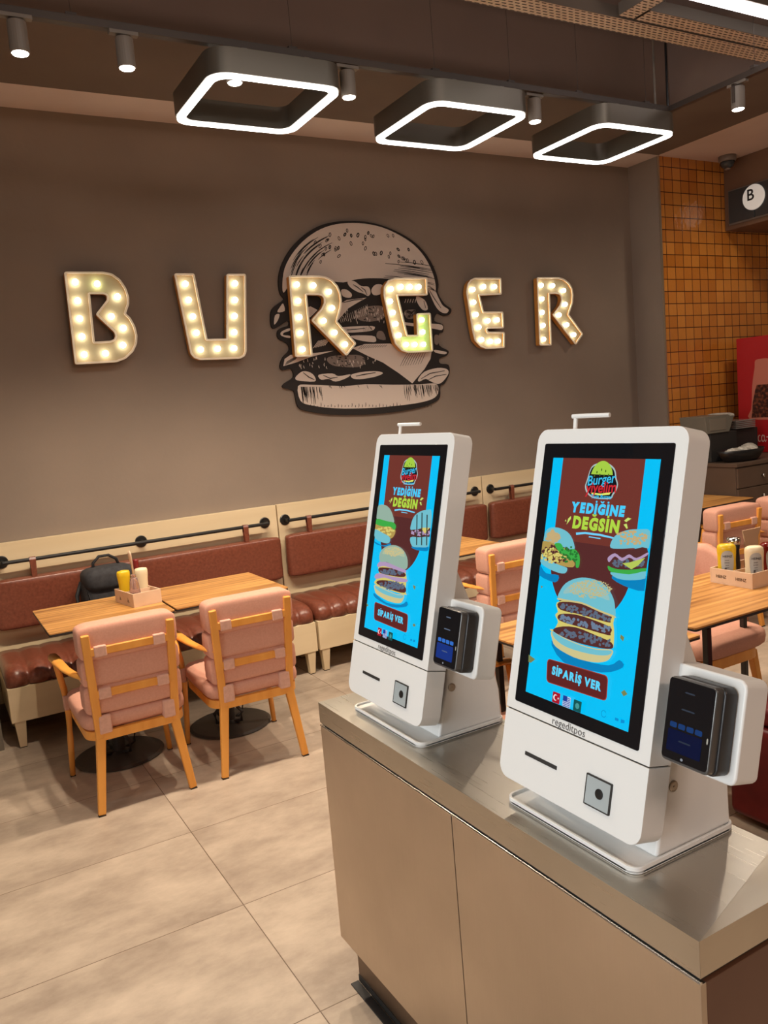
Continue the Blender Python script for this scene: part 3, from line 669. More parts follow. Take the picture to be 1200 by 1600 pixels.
# ------------------------------------------------------------------ tables
def table(x0, x1, y0, y1, label, ped=True, z=.74, LI=.075):
    cx, cy = (x0+x1)/2, (y0+y1)/2; t = thing('cafe_table', label, 'table', (cx, cy, 0), group='wood-topped cafe tables')
    w_, d_ = (x1-x0)/2, (y1-y0)/2
    me = fill([rrect(-w_, w_, -d_, d_, .008, 2)], .006); obj('table_top', me, m_wood, t).location = (0, 0, z-.006)
    me = fill([rrect(-w_, w_, -d_, d_, .008, 2)], .008); obj('black_edge', me, m_blackm, t).location = (0, 0, z-.0142)
    if ped:
        bm = B(); lathe(bm, [(.205, 0), (.215, .006), (.2, .014), (.06, .022), (.03, .03)], n=40); obj('floor_disc', bm, m_base, t, smooth=False)
        bm = B()
        for a in range(4):
            c, s = math.cos(a*PI/2+.4), math.sin(a*PI/2+.4)
            tube(bm, [(c*.03, s*.03, .02), (c*.09, s*.09, .04), (c*.10, s*.10, .09), (c*.05, s*.05, .12), (c*.02, s*.02, .16)], .009, 8)
        obj('base_loops', bm, m_base, t, smooth=True)
        bm = B(); tube(bm, [(0, 0, .02), (0, 0, z-.03)], .03, 20); obj('column', bm, m_base, t, smooth=False)
        bm = B(); box(bm, -.2, .2, -.025, .025, z-.034, z-.0145); box(bm, -.025, .025, -.2, .2, z-.034, z-.0145); obj('spider', bm, m_base, t)
    else:
        for sx in (-1, 1):
            for sy in (-1, 1):
                bm = B(); box(bm, sx*(w_-LI)-.012, sx*(w_-LI)+.012, sy*(d_-.05)-.012, sy*(d_-.05)+.012, 0, z-.034); obj('leg', bm, m_black, t, .002)
        bm = B()
        for sy in (-1, 1): box(bm, -(w_-LI), w_-LI, sy*(d_-.05)-.012, sy*(d_-.05)+.012, z-.034, z-.0145)
        for sx in (-1, 1): box(bm, sx*(w_-LI)-.012, sx*(w_-LI)+.012, -(d_-.05), d_-.05, z-.034, z-.0145)
        obj('apron_frame', bm, m_black, t)
    return t
t = thing('tub_chair', 'pink upholstered tub chair with channelled rounded back, behind the table with big sauce bottles', 'chair', (3.10, 2.62, 0))
bm = B(); pillow(bm, (0, -.01, .41), (.50, .52, .11), .4, 36, 14, .5); obj('seat', bm, m_pink, t, smooth=True)
me = fill([rrect(-.22, .22, -.23, .22, .1, 6)], .05); obj('seat_frame', me, m_frame, t).location = (0, 0, .31)
bm = B(); N_ = 56; rows = []
for i in range(N_+1):
    a = -.12*PI+1.24*PI*i/N_; e = min(i, N_-i)/N_; top = .60+.20*min(1, e*5)**.5; rib = 1+.035*abs(math.sin(i*PI/7))
    rows.append([bm.verts.new((.0+rr_*math.cos(a), .0+rr_*math.sin(a), z)) for rr_, z in ((.235, .40), (.225*1, top-.03), (.24, top), (.275*rib, top), (.295*rib, top-.04), (.29*rib, .34), (.26, .33))])
for a, b in zip(rows, rows[1:]):
    for k in range(7): bm.faces.new((a[k], a[(k+1)%7], b[(k+1)%7], b[k]))
bm.faces.new(rows[0]); bm.faces.new(rows[-1][::-1]); obj('backrest', bm, m_pink, t, smooth=True)
for sx in (-1, 1):
    for sy in (-1, 1):
        bm = B(); beam(bm, (sx*.19, sy*.18, .33), (sx*.22, sy*.22, 0), .036, .036, .024, .024); obj('leg', bm, m_frame, t, .004)
table(.402, .962, 3.815, 4.41, 'square cafe table at far left with the small sauce caddy on it')
table(.974, 1.553, 3.83, 4.41, 'square cafe table joined to the left one, its wooden top empty')
table(2.40, 2.985, 3.80, 4.40, 'wooden table top just visible between the two kiosks, against the middle bench')
table(4.06, 4.63, 3.80, 4.40, 'back row table behind the pink armchair, its left part hidden by the kiosk')
table(4.642, 5.21, 3.81, 4.41, 'back row table whose corner points at the dark drawers')
table(1.745, 2.262, 1.875, 2.50, 'wooden table behind the counter, its edge visible between the kiosks', ped=False, z=.735)
table(2.30, 3.33, 1.93, 2.47, 'dark-legged table at the right carrying the caddy of large sauce bottles', ped=False, LI=.12)

# ------------------------------------------------------------------ backpack
t = thing('backpack', 'charcoal grey backpack lying on the leather bench behind the left table', 'backpack', (.85, 4.80, .445), .08)
bm = B(); pillow(bm, (0, 0, .20), (.30, .19, .40), .5, 36, 20, .5); obj('body', bm, m_bag, t, smooth=True)
bm = B(); pillow(bm, (.01, -.075, .13), (.24, .10, .22), .4, 30, 14, .5); obj('front_pocket', bm, m_bag, t, smooth=True)
bm = B(); beam(bm, (-.11, -.115, .14), (.14, -.12, .27), .004, .012); beam(bm, (-.11, -.115, .14), (-.135, -.07, .30), .004, .01); obj('zip', bm, m_bagd, t)
bm = B(); pillow(bm, (0, -.02, .34), (.29, .2, .14), .5, 30, 14, .6); obj('flap', bm, m_bag, t, smooth=True)
bm = B(); tube(bm, [(-.075, -.01, .38), (-.07, -.01, .43), (-.035, -.01, .462), (.02, -.01, .462), (.06, -.01, .435), (.075, -.01, .385)], .0085, 8); obj('handle', bm, m_bagd, t, smooth=True)
bm = B(); tube(bm, [(-.14, .02, .33), (-.175, .0, .26), (-.18, -.02, .14), (-.15, -.03, .04)], .012, 8); obj('shoulder_strap', bm, m_bagd, t, smooth=True)

# ------------------------------------------------------------------ sauce caddies
def caddy(loc, rz, w_, d_, h, label, prints):
    t = thing('sauce_caddy', label, 'caddy', loc, rz, 'wooden sauce caddies')
    bm = B(); th = .006
    box(bm, -w_/2, w_/2, -d_/2, d_/2, 0, th); box(bm, -w_/2, w_/2, -d_/2, -d_/2+th, th, h); box(bm, -w_/2, w_/2, d_/2-th, d_/2, th, h)
    box(bm, -w_/2, -w_/2+th, -d_/2+th, d_/2-th, th, h); box(bm, w_/2-th, w_/2, -d_/2+th, d_/2-th, th, h); obj('tray_box', bm, m_caddy, t, .001)
    bm = B(); box(bm, -w_/2+th, w_/2-th, -.003, .003, th, h-.004); obj('divider', bm, m_caddy, t)
    return t
def squeeze_bottle(loc, m, label, h=.15, r=.03, lab=True, lid=m_lidw, rz=0):
    """upside-down squeeze bottle standing on its cap"""
    t = thing('sauce_bottle', label, 'bottle', loc, rz, 'sauce bottles in the caddies')
    bm = B(); lathe(bm, [(r*.8, h*.16), (r*.86, h*.2), (r*.92, h*.4), (r*.98, h*.6), (r*1.1, h*.8), (r*1.1, h*.92), (r*.95, h*.98), (r*.4, h)], n=24, sy=.72); obj('body', bm, m, t, smooth=True)
    bm = B(); lathe(bm, [(r*.82, 0), (r*.85, .004), (r*.85, h*.15), (r*.8, h*.165)], n=24, sy=.72); obj('cap', bm, lid, t)
    return t
def heinz_bottle(loc, m, label, rz=0, cap=m_lidw, h=.165, w_=.045):
    t = thing('sauce_bottle', label, 'bottle', loc, rz, 'sauce bottles in the caddies')
    bm = B(); lathe(bm, [(w_*.62, .018), (w_*.80, .026), (w_*.84, .05), (w_*.82, .085), (w_*.86, .12), (w_*.88, .142), (w_*.82, .155), (w_*.6, .162), (w_*.2, .163)], n=28, sy=.7)
    bmesh.ops.scale(bm, verts=bm.verts, vec=(1, 1, h/.163)); obj('body', bm, m, t, smooth=True)
    bm = B(); lathe(bm, [(w_*.6, 0), (w_*.62, .003), (w_*.62, .02)], n=24, sy=.7); obj('cap', bm, cap, t)
    # label: curved plate on the front
    lp = [(-.62, .05), (-.72, .09), (-.66, .12), (-.3, .135), (.3, .135), (.66, .12), (.72, .09), (.62, .05), (.4, .034), (-.4, .034)]
    bm = B(); lp = [(x*w_*.8, z*h/.163) for x, z in smooth_closed(lp, 3)]
    def surf(x, o): return -w_*.88*.7*math.sqrt(max(0, 1-(x/(w_*.90))**2))-o
    c = bm.verts.new((0, surf(0, .0012), .088*h/.163)); vs = [bm.verts.new((x, surf(x, .0012), z)) for x, z in lp]
    mids = [bm.verts.new((x*.5, surf(x*.5, .0012), .088*h/.163*.5+z*.5)) for x, z in lp]
    n = len(vs)
    for k in range(n):
        j = (k+1)%n; bm.faces.new((vs[k], vs[j], mids[j], mids[k])); bm.faces.new((mids[k], mids[j], c))
    lb = obj('label', bm, m_label, t)
    me = text_mesh('HEINZ', .013, .0002); me.transform(Matrix.Translation((0, surf(0, .0016), .112*h/.163)) @ Matrix.Rotation(PI/2, 4, 'X')); obj('label_text', me, m_ink, lb)
    bm = B()
    for k in range(5): x = .012-.002*(k%3); box(bm, -x, x*.6, surf(0, .0018), surf(0, .0015), (.05+k*.011)*h/.163, (.052+k*.011)*h/.163)
    box(bm, -.012, -.004, surf(0, .002), surf(0, .0015), .046*h/.163, .062*h/.163); obj('label_print', bm, m_text, lb)
    return t
# left caddy
cr = .17
def cl(u, v, cx=.872, cy=4.15, r=cr): c, s = math.cos(r), math.sin(r); return (cx+u*c-v*s, cy+u*s+v*c)
k = caddy((.872, 4.15, .74), cr, .145, .235, .068, 'small pale wooden sauce caddy on the left table', None)
bm = B()
for y in (-.05, .05):
    for a in range(6): box(bm, -.0732, -.0726, y-.014+a*.003, y+.010-a*.002, .02+a*.004, .022+a*.004)
obj('side_print', bm, m_print, k)
squeeze_bottle((*cl(-.035, .07), .747), m_mustard, 'yellow mustard bottle in the left table caddy', .155, lid=m_mustard)
squeeze_bottle((*cl(.042, .03), .747), m_mayo, 'cream mayonnaise bottle in the left table caddy', .158)
t = thing('sauce_bottle', 'clear ketchup bottle nearly empty in the left table caddy', 'bottle', (*cl(-.03, -.045), .747), group='sauce bottles in the caddies')
bm = B(); lathe(bm, [(.026, .0), (.028, .03), (.026, .06), (.022, .1), (.018, .125), (.012, .13)], n=20); obj('body', bm, m_clear, t, smooth=True)
bm = B(); lathe(bm, [(.0245, .003), (.0265, .03), (.0255, .05)], n=20); obj('ketchup', bm, m_ketch, t, smooth=True)
bm = B(); lathe(bm, [(.013, .129), (.013, .142), (.008, .146)], n=16); obj('cap', bm, m_clear, t)
t = thing('wooden_spoon', 'tall pale wooden spoon handle standing in the left caddy', 'spoon', (*cl(.01, .05), .748), .3)
bm = B(); tube(bm, [(0, 0, 0), (0, 0, .12), (-.004, 0, .18), (-.008, 0, .215), (-.009, 0, .235), (-.009, 0, .25)], [.008, .008, .009, .014, .015, .006], 12, flat=.4, up=(1,0,0)); obj('handle', bm, m_caddy, t, smooth=True)
o = obj('napkin_roll', lathe(B(), [(.014, 0), (.014, .19), (.011, .195)], n=14), m_redl, smooth=False); o.location = (*cl(.045, .09), .748); tag(o, 'small reddish brown shaker behind the bottles in the left caddy', 'shaker')
# right caddy
rr = -.02
k = caddy((3.02, 2.235, .74), rr, .25, .21, .065, 'pale wooden caddy with large sauce bottles on the right-hand table', None)
for y in (.048, -.05):
    me = text_mesh('HEINZ', .018, .0005); me.transform(Matrix.Translation((-.1256, y, .032)) @ Matrix.Rotation(-PI/2, 4, 'Z') @ Matrix.Rotation(PI/2, 4, 'X')); obj('side_print', me, m_print, k)
def cr_(u, v): return cl(u, v, 3.02, 2.235, rr)
vz = -.55
heinz_bottle((*cr_(-.078, .055), .747), m_mustard, 'yellow mustard bottle with grey label in the right caddy', vz-.25, m_mustard, .16, .044)
heinz_bottle((*cr_(-.045, -.055), .747), m_mayo, 'cream mayonnaise bottle with grey label in the right caddy', vz-.1, m_lidw, .158, .044)
heinz_bottle((*cr_(.065, -.04), .747), m_ketch, 'dark red ketchup bottle in the right caddy', vz+.2, m_ketch, .155, .042)
t = thing('napkin_holder', 'brown paper cutlery pouch standing upright in the right caddy', 'paper pouch', (*cr_(.075, .055), .748), -.3)
bm = B(); me = fill([[(-.032, 0), (.032, 0), (.036, .17), (.05, .205), (-.04, .198), (-.03, .15)]], .008); me.transform(Matrix.Rotation(PI/2, 4, 'X')); obj('pouch', me, M('brown_paper', s2l(176,140,108), .8), t)
t = thing('pepper_mill', 'dark pepper mill with metal top behind the mustard bottle in the right caddy', 'pepper mill', (*cr_(.01, .088), .748))
bm = B(); lathe(bm, [(.024, 0), (.026, .05), (.022, .11), (.026, .14)], n=20); obj('body', bm, m_black, t, smooth=True)
bm = B(); lathe(bm, [(.026, .14), (.03, .155), (.028, .168), (.01, .172)], n=20); obj('metal_top', bm, m_chrome, t, smooth=True)

# ------------------------------------------------------------------ dark drawer cabinet, cooler, things on it
t = thing('drawer_cabinet', 'dark brown drawer cabinet with round knobs by the tiled wall', 'cabinet', (5.25, 3.975, 0))
obj('carcass', bx(0, 2.2, .012, .77, 0, .95), m_cab, t, .002); obj('worktop', bx(-.01, 2.2, -.01, .77, .95, .977), m_cab, t, .003)
for k in range(4):
    for (z0, z1) in ((.79, .94), (.635, .783), (.47, .628), (.25, .463)):
        x0 = .006+k*.548; d = obj('drawer', bx(x0, x0+.54, -.004, .012, z0, z1), m_cab, t, .002)
        bm = B(); lathe(bm, [(.006, 0), (.006, .014), (.014, .018), (.015, .026), (.01, .031)], n=20); bmesh.ops.rotate(bm, verts=bm.verts, cent=(0,0,0), matrix=Matrix.Rotation(PI/2, 3, 'X'))
        obj('knob', bm, m_chrome, d, smooth=True).location = (x0+.27, -.004, (z0+z1)/2)
t = thing('drinks_cooler', 'red drinks cooler with a cola bottle print, on the dark cabinet', 'cooler', (6.10, 4.22, .977))
obj('body', bx(0, .75, -.12, .37, 0, .955), m_coke, t, .006)
def side(me, off=.0008):   # art in XY -> plane x=0 facing -x (y flipped)
    me.transform(Matrix(((0,0,-1,-off),(-1,0,0,0),(0,1,0,0),(0,0,0,1)))); return me
bot = [(-.43, .32), (-.40, .40), (-.385, .48), (-.375, .60), (-.35, .70), (-.33, .76), (-.32, .82), (-.26, .83), (-.14, .83), (-.10, .80), (-.08, .74), (-.04, .62), (-.02, .48), (0, .32)]
bot = [(x*.62+.005, z*.95-.02) for x, z in bot]
obj('bottle_print', side(fill([smooth_closed(bot, 3)]), .001), m_bottle, t)
ins = [(x+.105, z) for x, z in [(-.345, .29), (-.33, .42), (-.305, .52), (-.29, .56), (-.15, .56), (-.13, .48), (-.115, .29)]]
obj('cola_print', side(fill([ins]), .0014), m_cola, t)
# flowing white script lettering made of strokes
def script_strokes():
    bm = B(); S_ = lambda p, w_=.012: strokes(bm, p, w_, 0)
    def arc(cx, cy, rx, ry, a0, a1, n=12, rot=0): return [(cx+rx*math.cos(a)*math.cos(rot)-ry*math.sin(a)*math.sin(rot), cy+rx*math.cos(a)*math.sin(rot)+ry*math.sin(a)*math.cos(rot)) for a in np.linspace(a0, a1, n)]
    S_(arc(-.02, 0, .04, .065, .35*PI, 1.8*PI), .016); S_(arc(.045, -.03, .018, .024, 0, 2*PI), .011); S_(arc(.09, -.03, .017, .024, .3*PI, 1.8*PI), .011)
    S_(arc(.13, -.03, .017, .024, 0, 2*PI), .011); S_([(.148, -.005), (.147, -.04), (.16, -.055), (.17, -.04)], .009); S_([(.17, -.02), (.195, -.02)], .01)
    S_(arc(.245, 0, .045, .065, .35*PI, 1.8*PI), .017); S_(arc(.31, -.03, .018, .024, 0, 2*PI), .011); S_([(.335, -.045), (.345, .05), (.355, .04), (.345, -.04), (.36, -.055)], .01)
    S_(arc(.385, -.03, .017, .024, 0, 2*PI), .011); S_([(.402, -.005), (.402, -.04), (.42, -.055)], .009)
    me = bpy.data.meshes.new('script'); bm.to_mesh(me); bm.free(); return me
me = script_strokes(); me.transform(Matrix.Translation((-.24, .15, 0)) @ Matrix.Diagonal((.78, 1.1, 1, 1))); obj('script_logo', side(me, .0012), m_cokew, t)
bm = B(); box(bm, 5.29, 5.60, 4.23, 4.48, .978, 1.20); o = obj('counter_organizer', bm, m_blackm, bevel=.004); tag(o, 'black organizer box on the dark cabinet under the grey bins', 'organizer')
t = thing('napkin_bin', 'grey plastic open-front bin on the black organizer, beside the cooler', 'bin', (5.24, 4.34, 1.2))
me = fill([[(0, 0), (.26, 0), (.32, .12), (.28, .12), (.25, .135), (-.02, .135)]], .24); me.transform(Matrix.Translation((0, .12, 0)) @ Matrix.Rotation(PI/2, 4, 'X')); obj('shell', me, m_binp, t, .004)
bm = B(); box(bm, .03, .22, -.123, -.119, .02, .11); obj('front_panel', bm, m_greyp, t, .002)
bm = B(); pillow(bm, (.29, 0, .115), (.16, .2, .05), .6, 24, 10, .7); o = obj('napkin_stack', bm, m_tissue, smooth=True); o.location = (5.26, 4.34, 1.205); tag(o, 'crumpled pale napkins lying on top of the grey bin', 'napkins')
bm = B()
for k in range(5): box(bm, 0, .24, -.1, .1, k*.014, k*.014+.010)
o = obj('lid_stack', bm, m_clearp, bevel=.003); o.location = (5.66, 4.38, 1.205); tag(o, 'stack of clear plastic lids on the organizer next to the cooler', 'lids')
bm = B(); box(bm, 5.62, 5.95, 4.3, 4.5, .978, 1.2); o = obj('counter_box', bm, m_blackm, bevel=.004); tag(o, 'black box behind the dark basket, holding the clear lids', 'box')
t = thing('basket', 'round black basket holding crumpled tissues, on the dark cabinet', 'basket', (5.47, 4.10, .978))
bm = B(); lathe(bm, [(.15, 0), (.18, .015), (.22, .06), (.235, .09), (.227, .09), (.205, .05), (.15, .02)], n=36, sy=.5); obj('bowl', bm, m_blkp, t, smooth=True)
for i, (dx, dy, s_, a) in enumerate(((-.09, -.02, .10, .3), (.0, -.03, .09, -.2), (.07, -.01, .12, .5))):
    bm = B(); pillow(bm, (0,0,0), (s_*1.4, s_, .04), .8, 20, 10, .9)
    for v in bm.verts: v.co += Vector((rnd.uniform(-1,1), rnd.uniform(-1,1), rnd.uniform(-1,1)))*.006
    o = obj('crumpled_tissue', bm, m_tissue, smooth=True); o.location = (5.46+dx*1.3, 4.10+dy, 1.055+i*.006); o.rotation_euler = (.1, -a*.6, a)
    tag(o, 'crumpled %s tissue in the black basket, %s' % (('grey', 'small grey', 'white')[i], ('at its left side', 'in the middle', 'the long bright one at right')[i]), 'tissue', 'tissues in the basket')

# ------------------------------------------------------------------ burgundy seat behind the counter
t = thing('leather_ottoman', 'burgundy red leather seat block on the floor behind the steel counter', 'seat', (2.42, .75, 0))
obj('body', bx(0, .8, 0, 1.16, .02, .385), m_redl, t, .03, 4); obj('top_cushion', bx(.01, .79, .01, 1.15, .388, .45), m_redl, t, .025, 4)

# ------------------------------------------------------------------ steel counter
X0, Y0, Y1, CT = .845, .722, 1.955, .835
t = thing('steel_counter', 'brushed stainless steel counter carrying the two white kiosks', 'counter', (X0+.145, (Y0+Y1)/2, 0))
lx, ly = t.location.x, t.location.y
def P(n, bm, m, par=t, **k): bmesh.ops.translate(bm, verts=bm.verts, vec=(-lx, -ly, 0)); return obj(n, bm, m, par, **k)
XB = 1.14
def prism(pts, z0, z1):
    me = fill([pts], z1-z0); me.transform(Matrix.Translation((0,0,z0))); bm = B(); bm.from_mesh(me); bpy.data.meshes.remove(me); return bm
mt = XB-X0-.03
P('worktop', prism([(X0, Y0), (XB, Y0+.09), (XB, Y1), (X0, Y1)], CT-.056, CT), m_steelt)
P('worktop_lit_end', prism([(X0+.0004, Y0), (XB, Y0), (XB, Y0+.0898)], CT-.056, CT), m_steelt2)  # near end as a paler steel wedge: light patch painted into the top
P('shadow_gap', bx(X0+.004, XB-.004, Y0+.004, Y1-.004, CT-.062, CT-.056), m_gap)
P('carcass', bx(X0+.012, XB-.004, Y0+.012, Y1-.004, .155, CT-.06), m_steelk)
P('door_panel', bx(X0, X0+.012, Y0, 1.3335, .155, CT-.066), m_steel, bevel=.001)
P('door_panel', bx(X0, X0+.012, 1.3365, Y1, .155, CT-.066), m_steel, bevel=.001)
b_ = B(); tube(b_, [(X0+.001, Y0, CT-.064), (X0+.001, Y1, CT-.064)], .0028, 8); P('edge_bead', b_, m_steele)
P('end_panel', bx(X0+.012, XB, Y0, Y0+.012, .155, CT-.066), noisy('brown_end_panel', s2l(96,62,44), s2l(106,70,50), 3, .4), bevel=.001)
P('plinth', bx(X0+.045, XB-.02, Y0+.03, Y1+.0, 0.02, .155), m_steelk)
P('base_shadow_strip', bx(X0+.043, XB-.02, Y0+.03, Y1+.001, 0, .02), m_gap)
o = obj('overhang_shadow', bx(-.012, .012, -.61, .61, 0, .004), m_blackm, bevel=.001); o.location = (.873, 1.345, 0); tag(o, 'dark strip on the floor, painted shadow of the counter overhang along the plinth', 'painted shadow')  # shadow of the overhang laid on the floor as a thin black box

# ------------------------------------------------------------------ kiosks
TH = math.radians(13.2)
def H4(src, dst):
    A = []; b = []
    for (x, y), (u, v) in zip(src, dst):
        A += [[x, y, 1, 0, 0, 0, -u*x, -u*y], [0, 0, 0, x, y, 1, -v*x, -v*y]]; b += [u, v]
    return np.linalg.solve(np.array(A, float), np.array(b, float))
SW, SH = .254, .440           # lit screen size
def artmap(src):
    h = H4(src, [(0,0),(1,0),(1,1),(0,1)])
    def f(pts):
        out = []
        for x, y in pts:
            d = h[6]*x+h[7]*y+1; u = (h[0]*x+h[1]*y+h[2])/d; v = (h[3]*x+h[4]*y+h[5])/d
            out.append((min(max(u, 0), 1)*SW, -min(max(v, 0), 1)*SH))
        return out
    return f
A_near = artmap([(170,50),(773,55),(583,1553),(10,1343)]); A_far = artmap([(205,88),(668,98),(462,1650),(-2,1515)])
def kiosk(yc, label, near, lab_card, lab_lamp):
    t = thing('ordering_kiosk', label, 'kiosk', (.893, yc, CT+.0005), group='self-service kiosks')
    # local: +x depth away from viewer, y width, z up.  Face frame F: (u right as seen, v up slope, w outwards)
    fz = .052; fx = -.004; w2 = .177
    F = Matrix(((0, math.sin(TH), -math.cos(TH), fx), (-1, 0, 0, 0), (0, math.cos(TH), math.sin(TH), fz), (0,0,0,1)))
    def fo(name, me, m, par=None, **k):
        if isinstance(me, bmesh.types.BMesh): mm = bpy.data.meshes.new('f'); me.to_mesh(mm); me.free(); me = mm
        me.transform(F)
        bm = B(); bm.from_mesh(me); bpy.data.meshes.remove(me)
        me2 = bpy.data.meshes.new(name); bm.to_mesh(me2); bm.free()
        me2.set_sharp_from_angle(angle=math.radians(35))
        return obj(name, me2, m, par or t, **k)
    def rr(u0, u1, v0, v1, r, w0, w1, n=5):
        me = fill([rrect(u0, u1, v0, v1, r, n)], w1-w0); me.transform(Matrix.Translation((0,0,w0))); return me
    # base plate with raised lip
    me = fill([rrect(-.002, .243, -.164, .164, .02, 6)], .007); bp = obj('base_plate', me, m_white, t, .002)
    me = fill([rrect(-.002, .243, -.164, .164, .02, 6), rrect(.003, .238, -.159, .159, .016, 6)], .012); obj('base_lip', me, m_white, bp, .001)
    # stand body: side profile (x, z)
    prof = [(.055, .007), (.068, .06), (.09, .135), (.11, .37), (.128, .42), (.149, .366), (.178, .292), (.222, .15), (.236, .08), (.238, .007)]
    me = fill([prof], .312); me.transform(Matrix.Translation((0, .156, 0)) @ Matrix.Rotation(PI/2, 4, 'X')); obj('stand', me, m_white, t, .006, 3)
    # lower front box and upper screen housing
    def shell(name, v0, v1, rt, rb):
        pts = []
        for cx, cy, a0, r in ((w2-rt, v1-rt, 0, rt), (-w2+rt, v1-rt, PI/2, rt), (-w2+rb, v0+rb, PI, rb), (w2-rb, v0+rb, 1.5*PI, rb)):
            for q in range(7): a = a0+PI/2*q/6; pts.append((cx+r*math.cos(a), cy+r*math.sin(a)))
        me = fill([pts], .05); me.transform(Matrix.Translation((0,0,-.05))); return fo(name, me, m_white, bevel=.006, seg=3, angle=50)
    up = shell('screen_housing', .131, .665, .024, .001); lo = shell('lower_cover', 0, .1285, .001, .026)
    fo('seam', rr(-w2+.004, w2-.004, .12, .14, .001, -.048, -.003), m_gap)
    g = fo('screen_glass', rr(-.1535, .1535, .148, .638, .004, -.001, .0012, 3), m_glass, bevel=.0006)
    # lit advert
    u0, v1_ = -SW/2+.0015, .6115
    T = Matrix.Translation((u0, v1_, .0014))
    ad = thing_child = fo('advert_screen', (lambda me: (me.transform(Matrix.Translation((0,0,.0014))), me)[1])(fill([[(u0, v1_-SH), (u0+SW, v1_-SH), (u0+SW, v1_), (u0, v1_)]])), EM(0, 192, 246), g)
    lay = [0]
    def art(name, polys, m, sm=False, raw=False, par=None):
        lay[0] += 1; ms = []
        if name in ('burger_shadow', 'crumb', 'grill_mark', 'burger_patty', 'burger_cheese', 'slogan_tick') and len(polys) > 1:
            for p in polys: o = art(name, [p], m, sm, raw, par)
            return o
        for p in polys:
            q = p if raw else A(p)
            if sm: q = [(min(max(x, 0), SW), min(max(y, -SH), 0)) for x, y in smooth_closed(q, 3)]
            ms.append(fill([q]))
        me = join_me(ms); me.transform(T @ Matrix.Translation((0,0,.00008*lay[0]))); return fo(name, me, m, par or ad)
    def txt(name, body, cx, cy, size, m, bold=0, rot=0, sx=1, shear=0, space=1):
        lay[0] += 1; me = text_mesh(body, size, bold, shear, space=space)
        me.transform(T @ Matrix.Translation((cx, cy, .00008*lay[0])) @ Matrix.Rotation(rot, 4, 'Z') @ Matrix.Diagonal((sx,1,1,1))); return fo(name, me, m, ad)
    def ltxt(name, body, cx, cy, size, m, bold, gap, sx=1, shear=0):
        lay[0] += 1; ms = []; x = 0
        for ch in body:
            if ch == ' ': x += size*.28; continue
            me = text_mesh({'İ': 'I', 'Ğ': 'G', 'Ş': 'S'}.get(ch, ch), size, bold, shear, align='LEFT'); xs = [v.co.x for v in me.vertices]; ys = [v.co.y for v in me.vertices]
            x0, x1, y0, y1 = min(xs), max(xs), min(ys), max(ys); me.transform(Matrix.Translation((x-x0, 0, 0))); ms.append(me); c = x+(x1-x0)/2; wd = size*.17
            if ch == 'İ': ms.append(fill([rrect(c-wd/2, c+wd/2, y1+size*.06, y1+size*.06+wd*.85, wd*.2, 2)]))
            if ch == 'Ğ': ms.append(fill([[(c+size*.2*math.cos(a), y1+size*.2+size*.16*math.sin(a)) for a in np.linspace(PI, 2*PI, 10)]+[(c+size*.09*math.cos(a), y1+size*.2+size*.05*math.sin(a)) for a in np.linspace(2*PI, PI, 8)]]))
            if ch == 'Ş': ms.append(fill([[(c-wd*.4, y0), (c+wd*.4, y0), (c+wd*.7, y0-size*.1), (c-wd*.1, y0-size*.2), (c-wd*.6, y0-size*.14)]]))
            x += x1-x0+gap
        me = join_me(ms); me.transform(T @ Matrix.Translation((cx-(x-gap)/2*sx, cy, .00008*lay[0])) @ Matrix.Diagonal((sx,1,1,1))); return fo(name, me, m, ad)
    A = A_near if near else A_far
    U = lambda u, v: (u*SW, -v*SH)
    circ = lambda cx, cy, rx, ry, n=28, a0=0, a1=2*PI: [(cx*SW+rx*SW*math.cos(a), -cy*SH+ry*SW*math.sin(a)) for a in np.linspace(a0, a1, n, endpoint=(a1-a0 < 6.2))]
    blob = lambda pts: [U(*p) for p in pts]
    ban = [U(.105, 0), U(.875, 0), U(.875, .42)]+[(SW*(.49+.385*math.cos(a)), -SH*.42-SW*.385*1.0*math.sin(a)) for a in np.linspace(0, PI, 24)]+[U(.105, .42)]
    art('brown_banner', [ban], EM(112, 52, 44), raw=True)
    art('banner_lower_tone', [[U(.105, .34), U(.875, .34), U(.875, .42)]+[(SW*(.49+.385*math.cos(a)), -SH*.42-SW*.385*math.sin(a)) for a in np.linspace(0, PI, 24)]+[U(.105, .42)]], EM(86, 42, 42), raw=True)
    # round shop logo
    art('logo_halo', [smooth_closed(blob([(.40,.035),(.47,.018),(.55,.018),(.62,.04),(.645,.075),(.665,.10),(.655,.125),(.635,.14),(.62,.155),(.55,.16),(.45,.158),(.385,.14),(.36,.115),(.37,.09)]), 3)], EM(170, 190, 190), raw=True)
    art('logo_black', [smooth_closed(blob([(.405,.04),(.475,.024),(.545,.024),(.612,.045),(.635,.078),(.655,.10),(.645,.122),(.625,.136),(.61,.15),(.55,.155),(.45,.152),(.395,.135),(.372,.113),(.38,.092)]), 3)], EM(20, 20, 26), raw=True)
    art('logo_bun', [circ(.507, .082, .105, .125, 20, .08*PI, .92*PI)], EM(165, 205, 70), raw=True)
    art('logo_seeds', [circ(x, y, .006, .01, 6) for x, y in ((.46,.055),(.5,.045),(.54,.05),(.57,.065),(.49,.066),(.44,.07),(.53,.068))], EM(70, 100, 30), raw=True)
    art('logo_ribbon', [blob([(.42,.137),(.52,.139),(.61,.131),(.60,.141),(.52,.146),(.44,.144)])], EM(230, 235, 110), raw=True)
    txt('logo_text', 'Burger', SW*.505, -SH*.085, .024, EM(60, 190, 235), .0003, .12, 1.0, .15)
    txt('logo_text', 'yiyelim', SW*.515, -SH*.117, .027, EM(205, 40, 50), .0005, .06, .96, .1)
    txt('logo_text', 'Turk Burger', SW*.53, -SH*.152, .010, EM(60, 190, 235), .0002, .02)
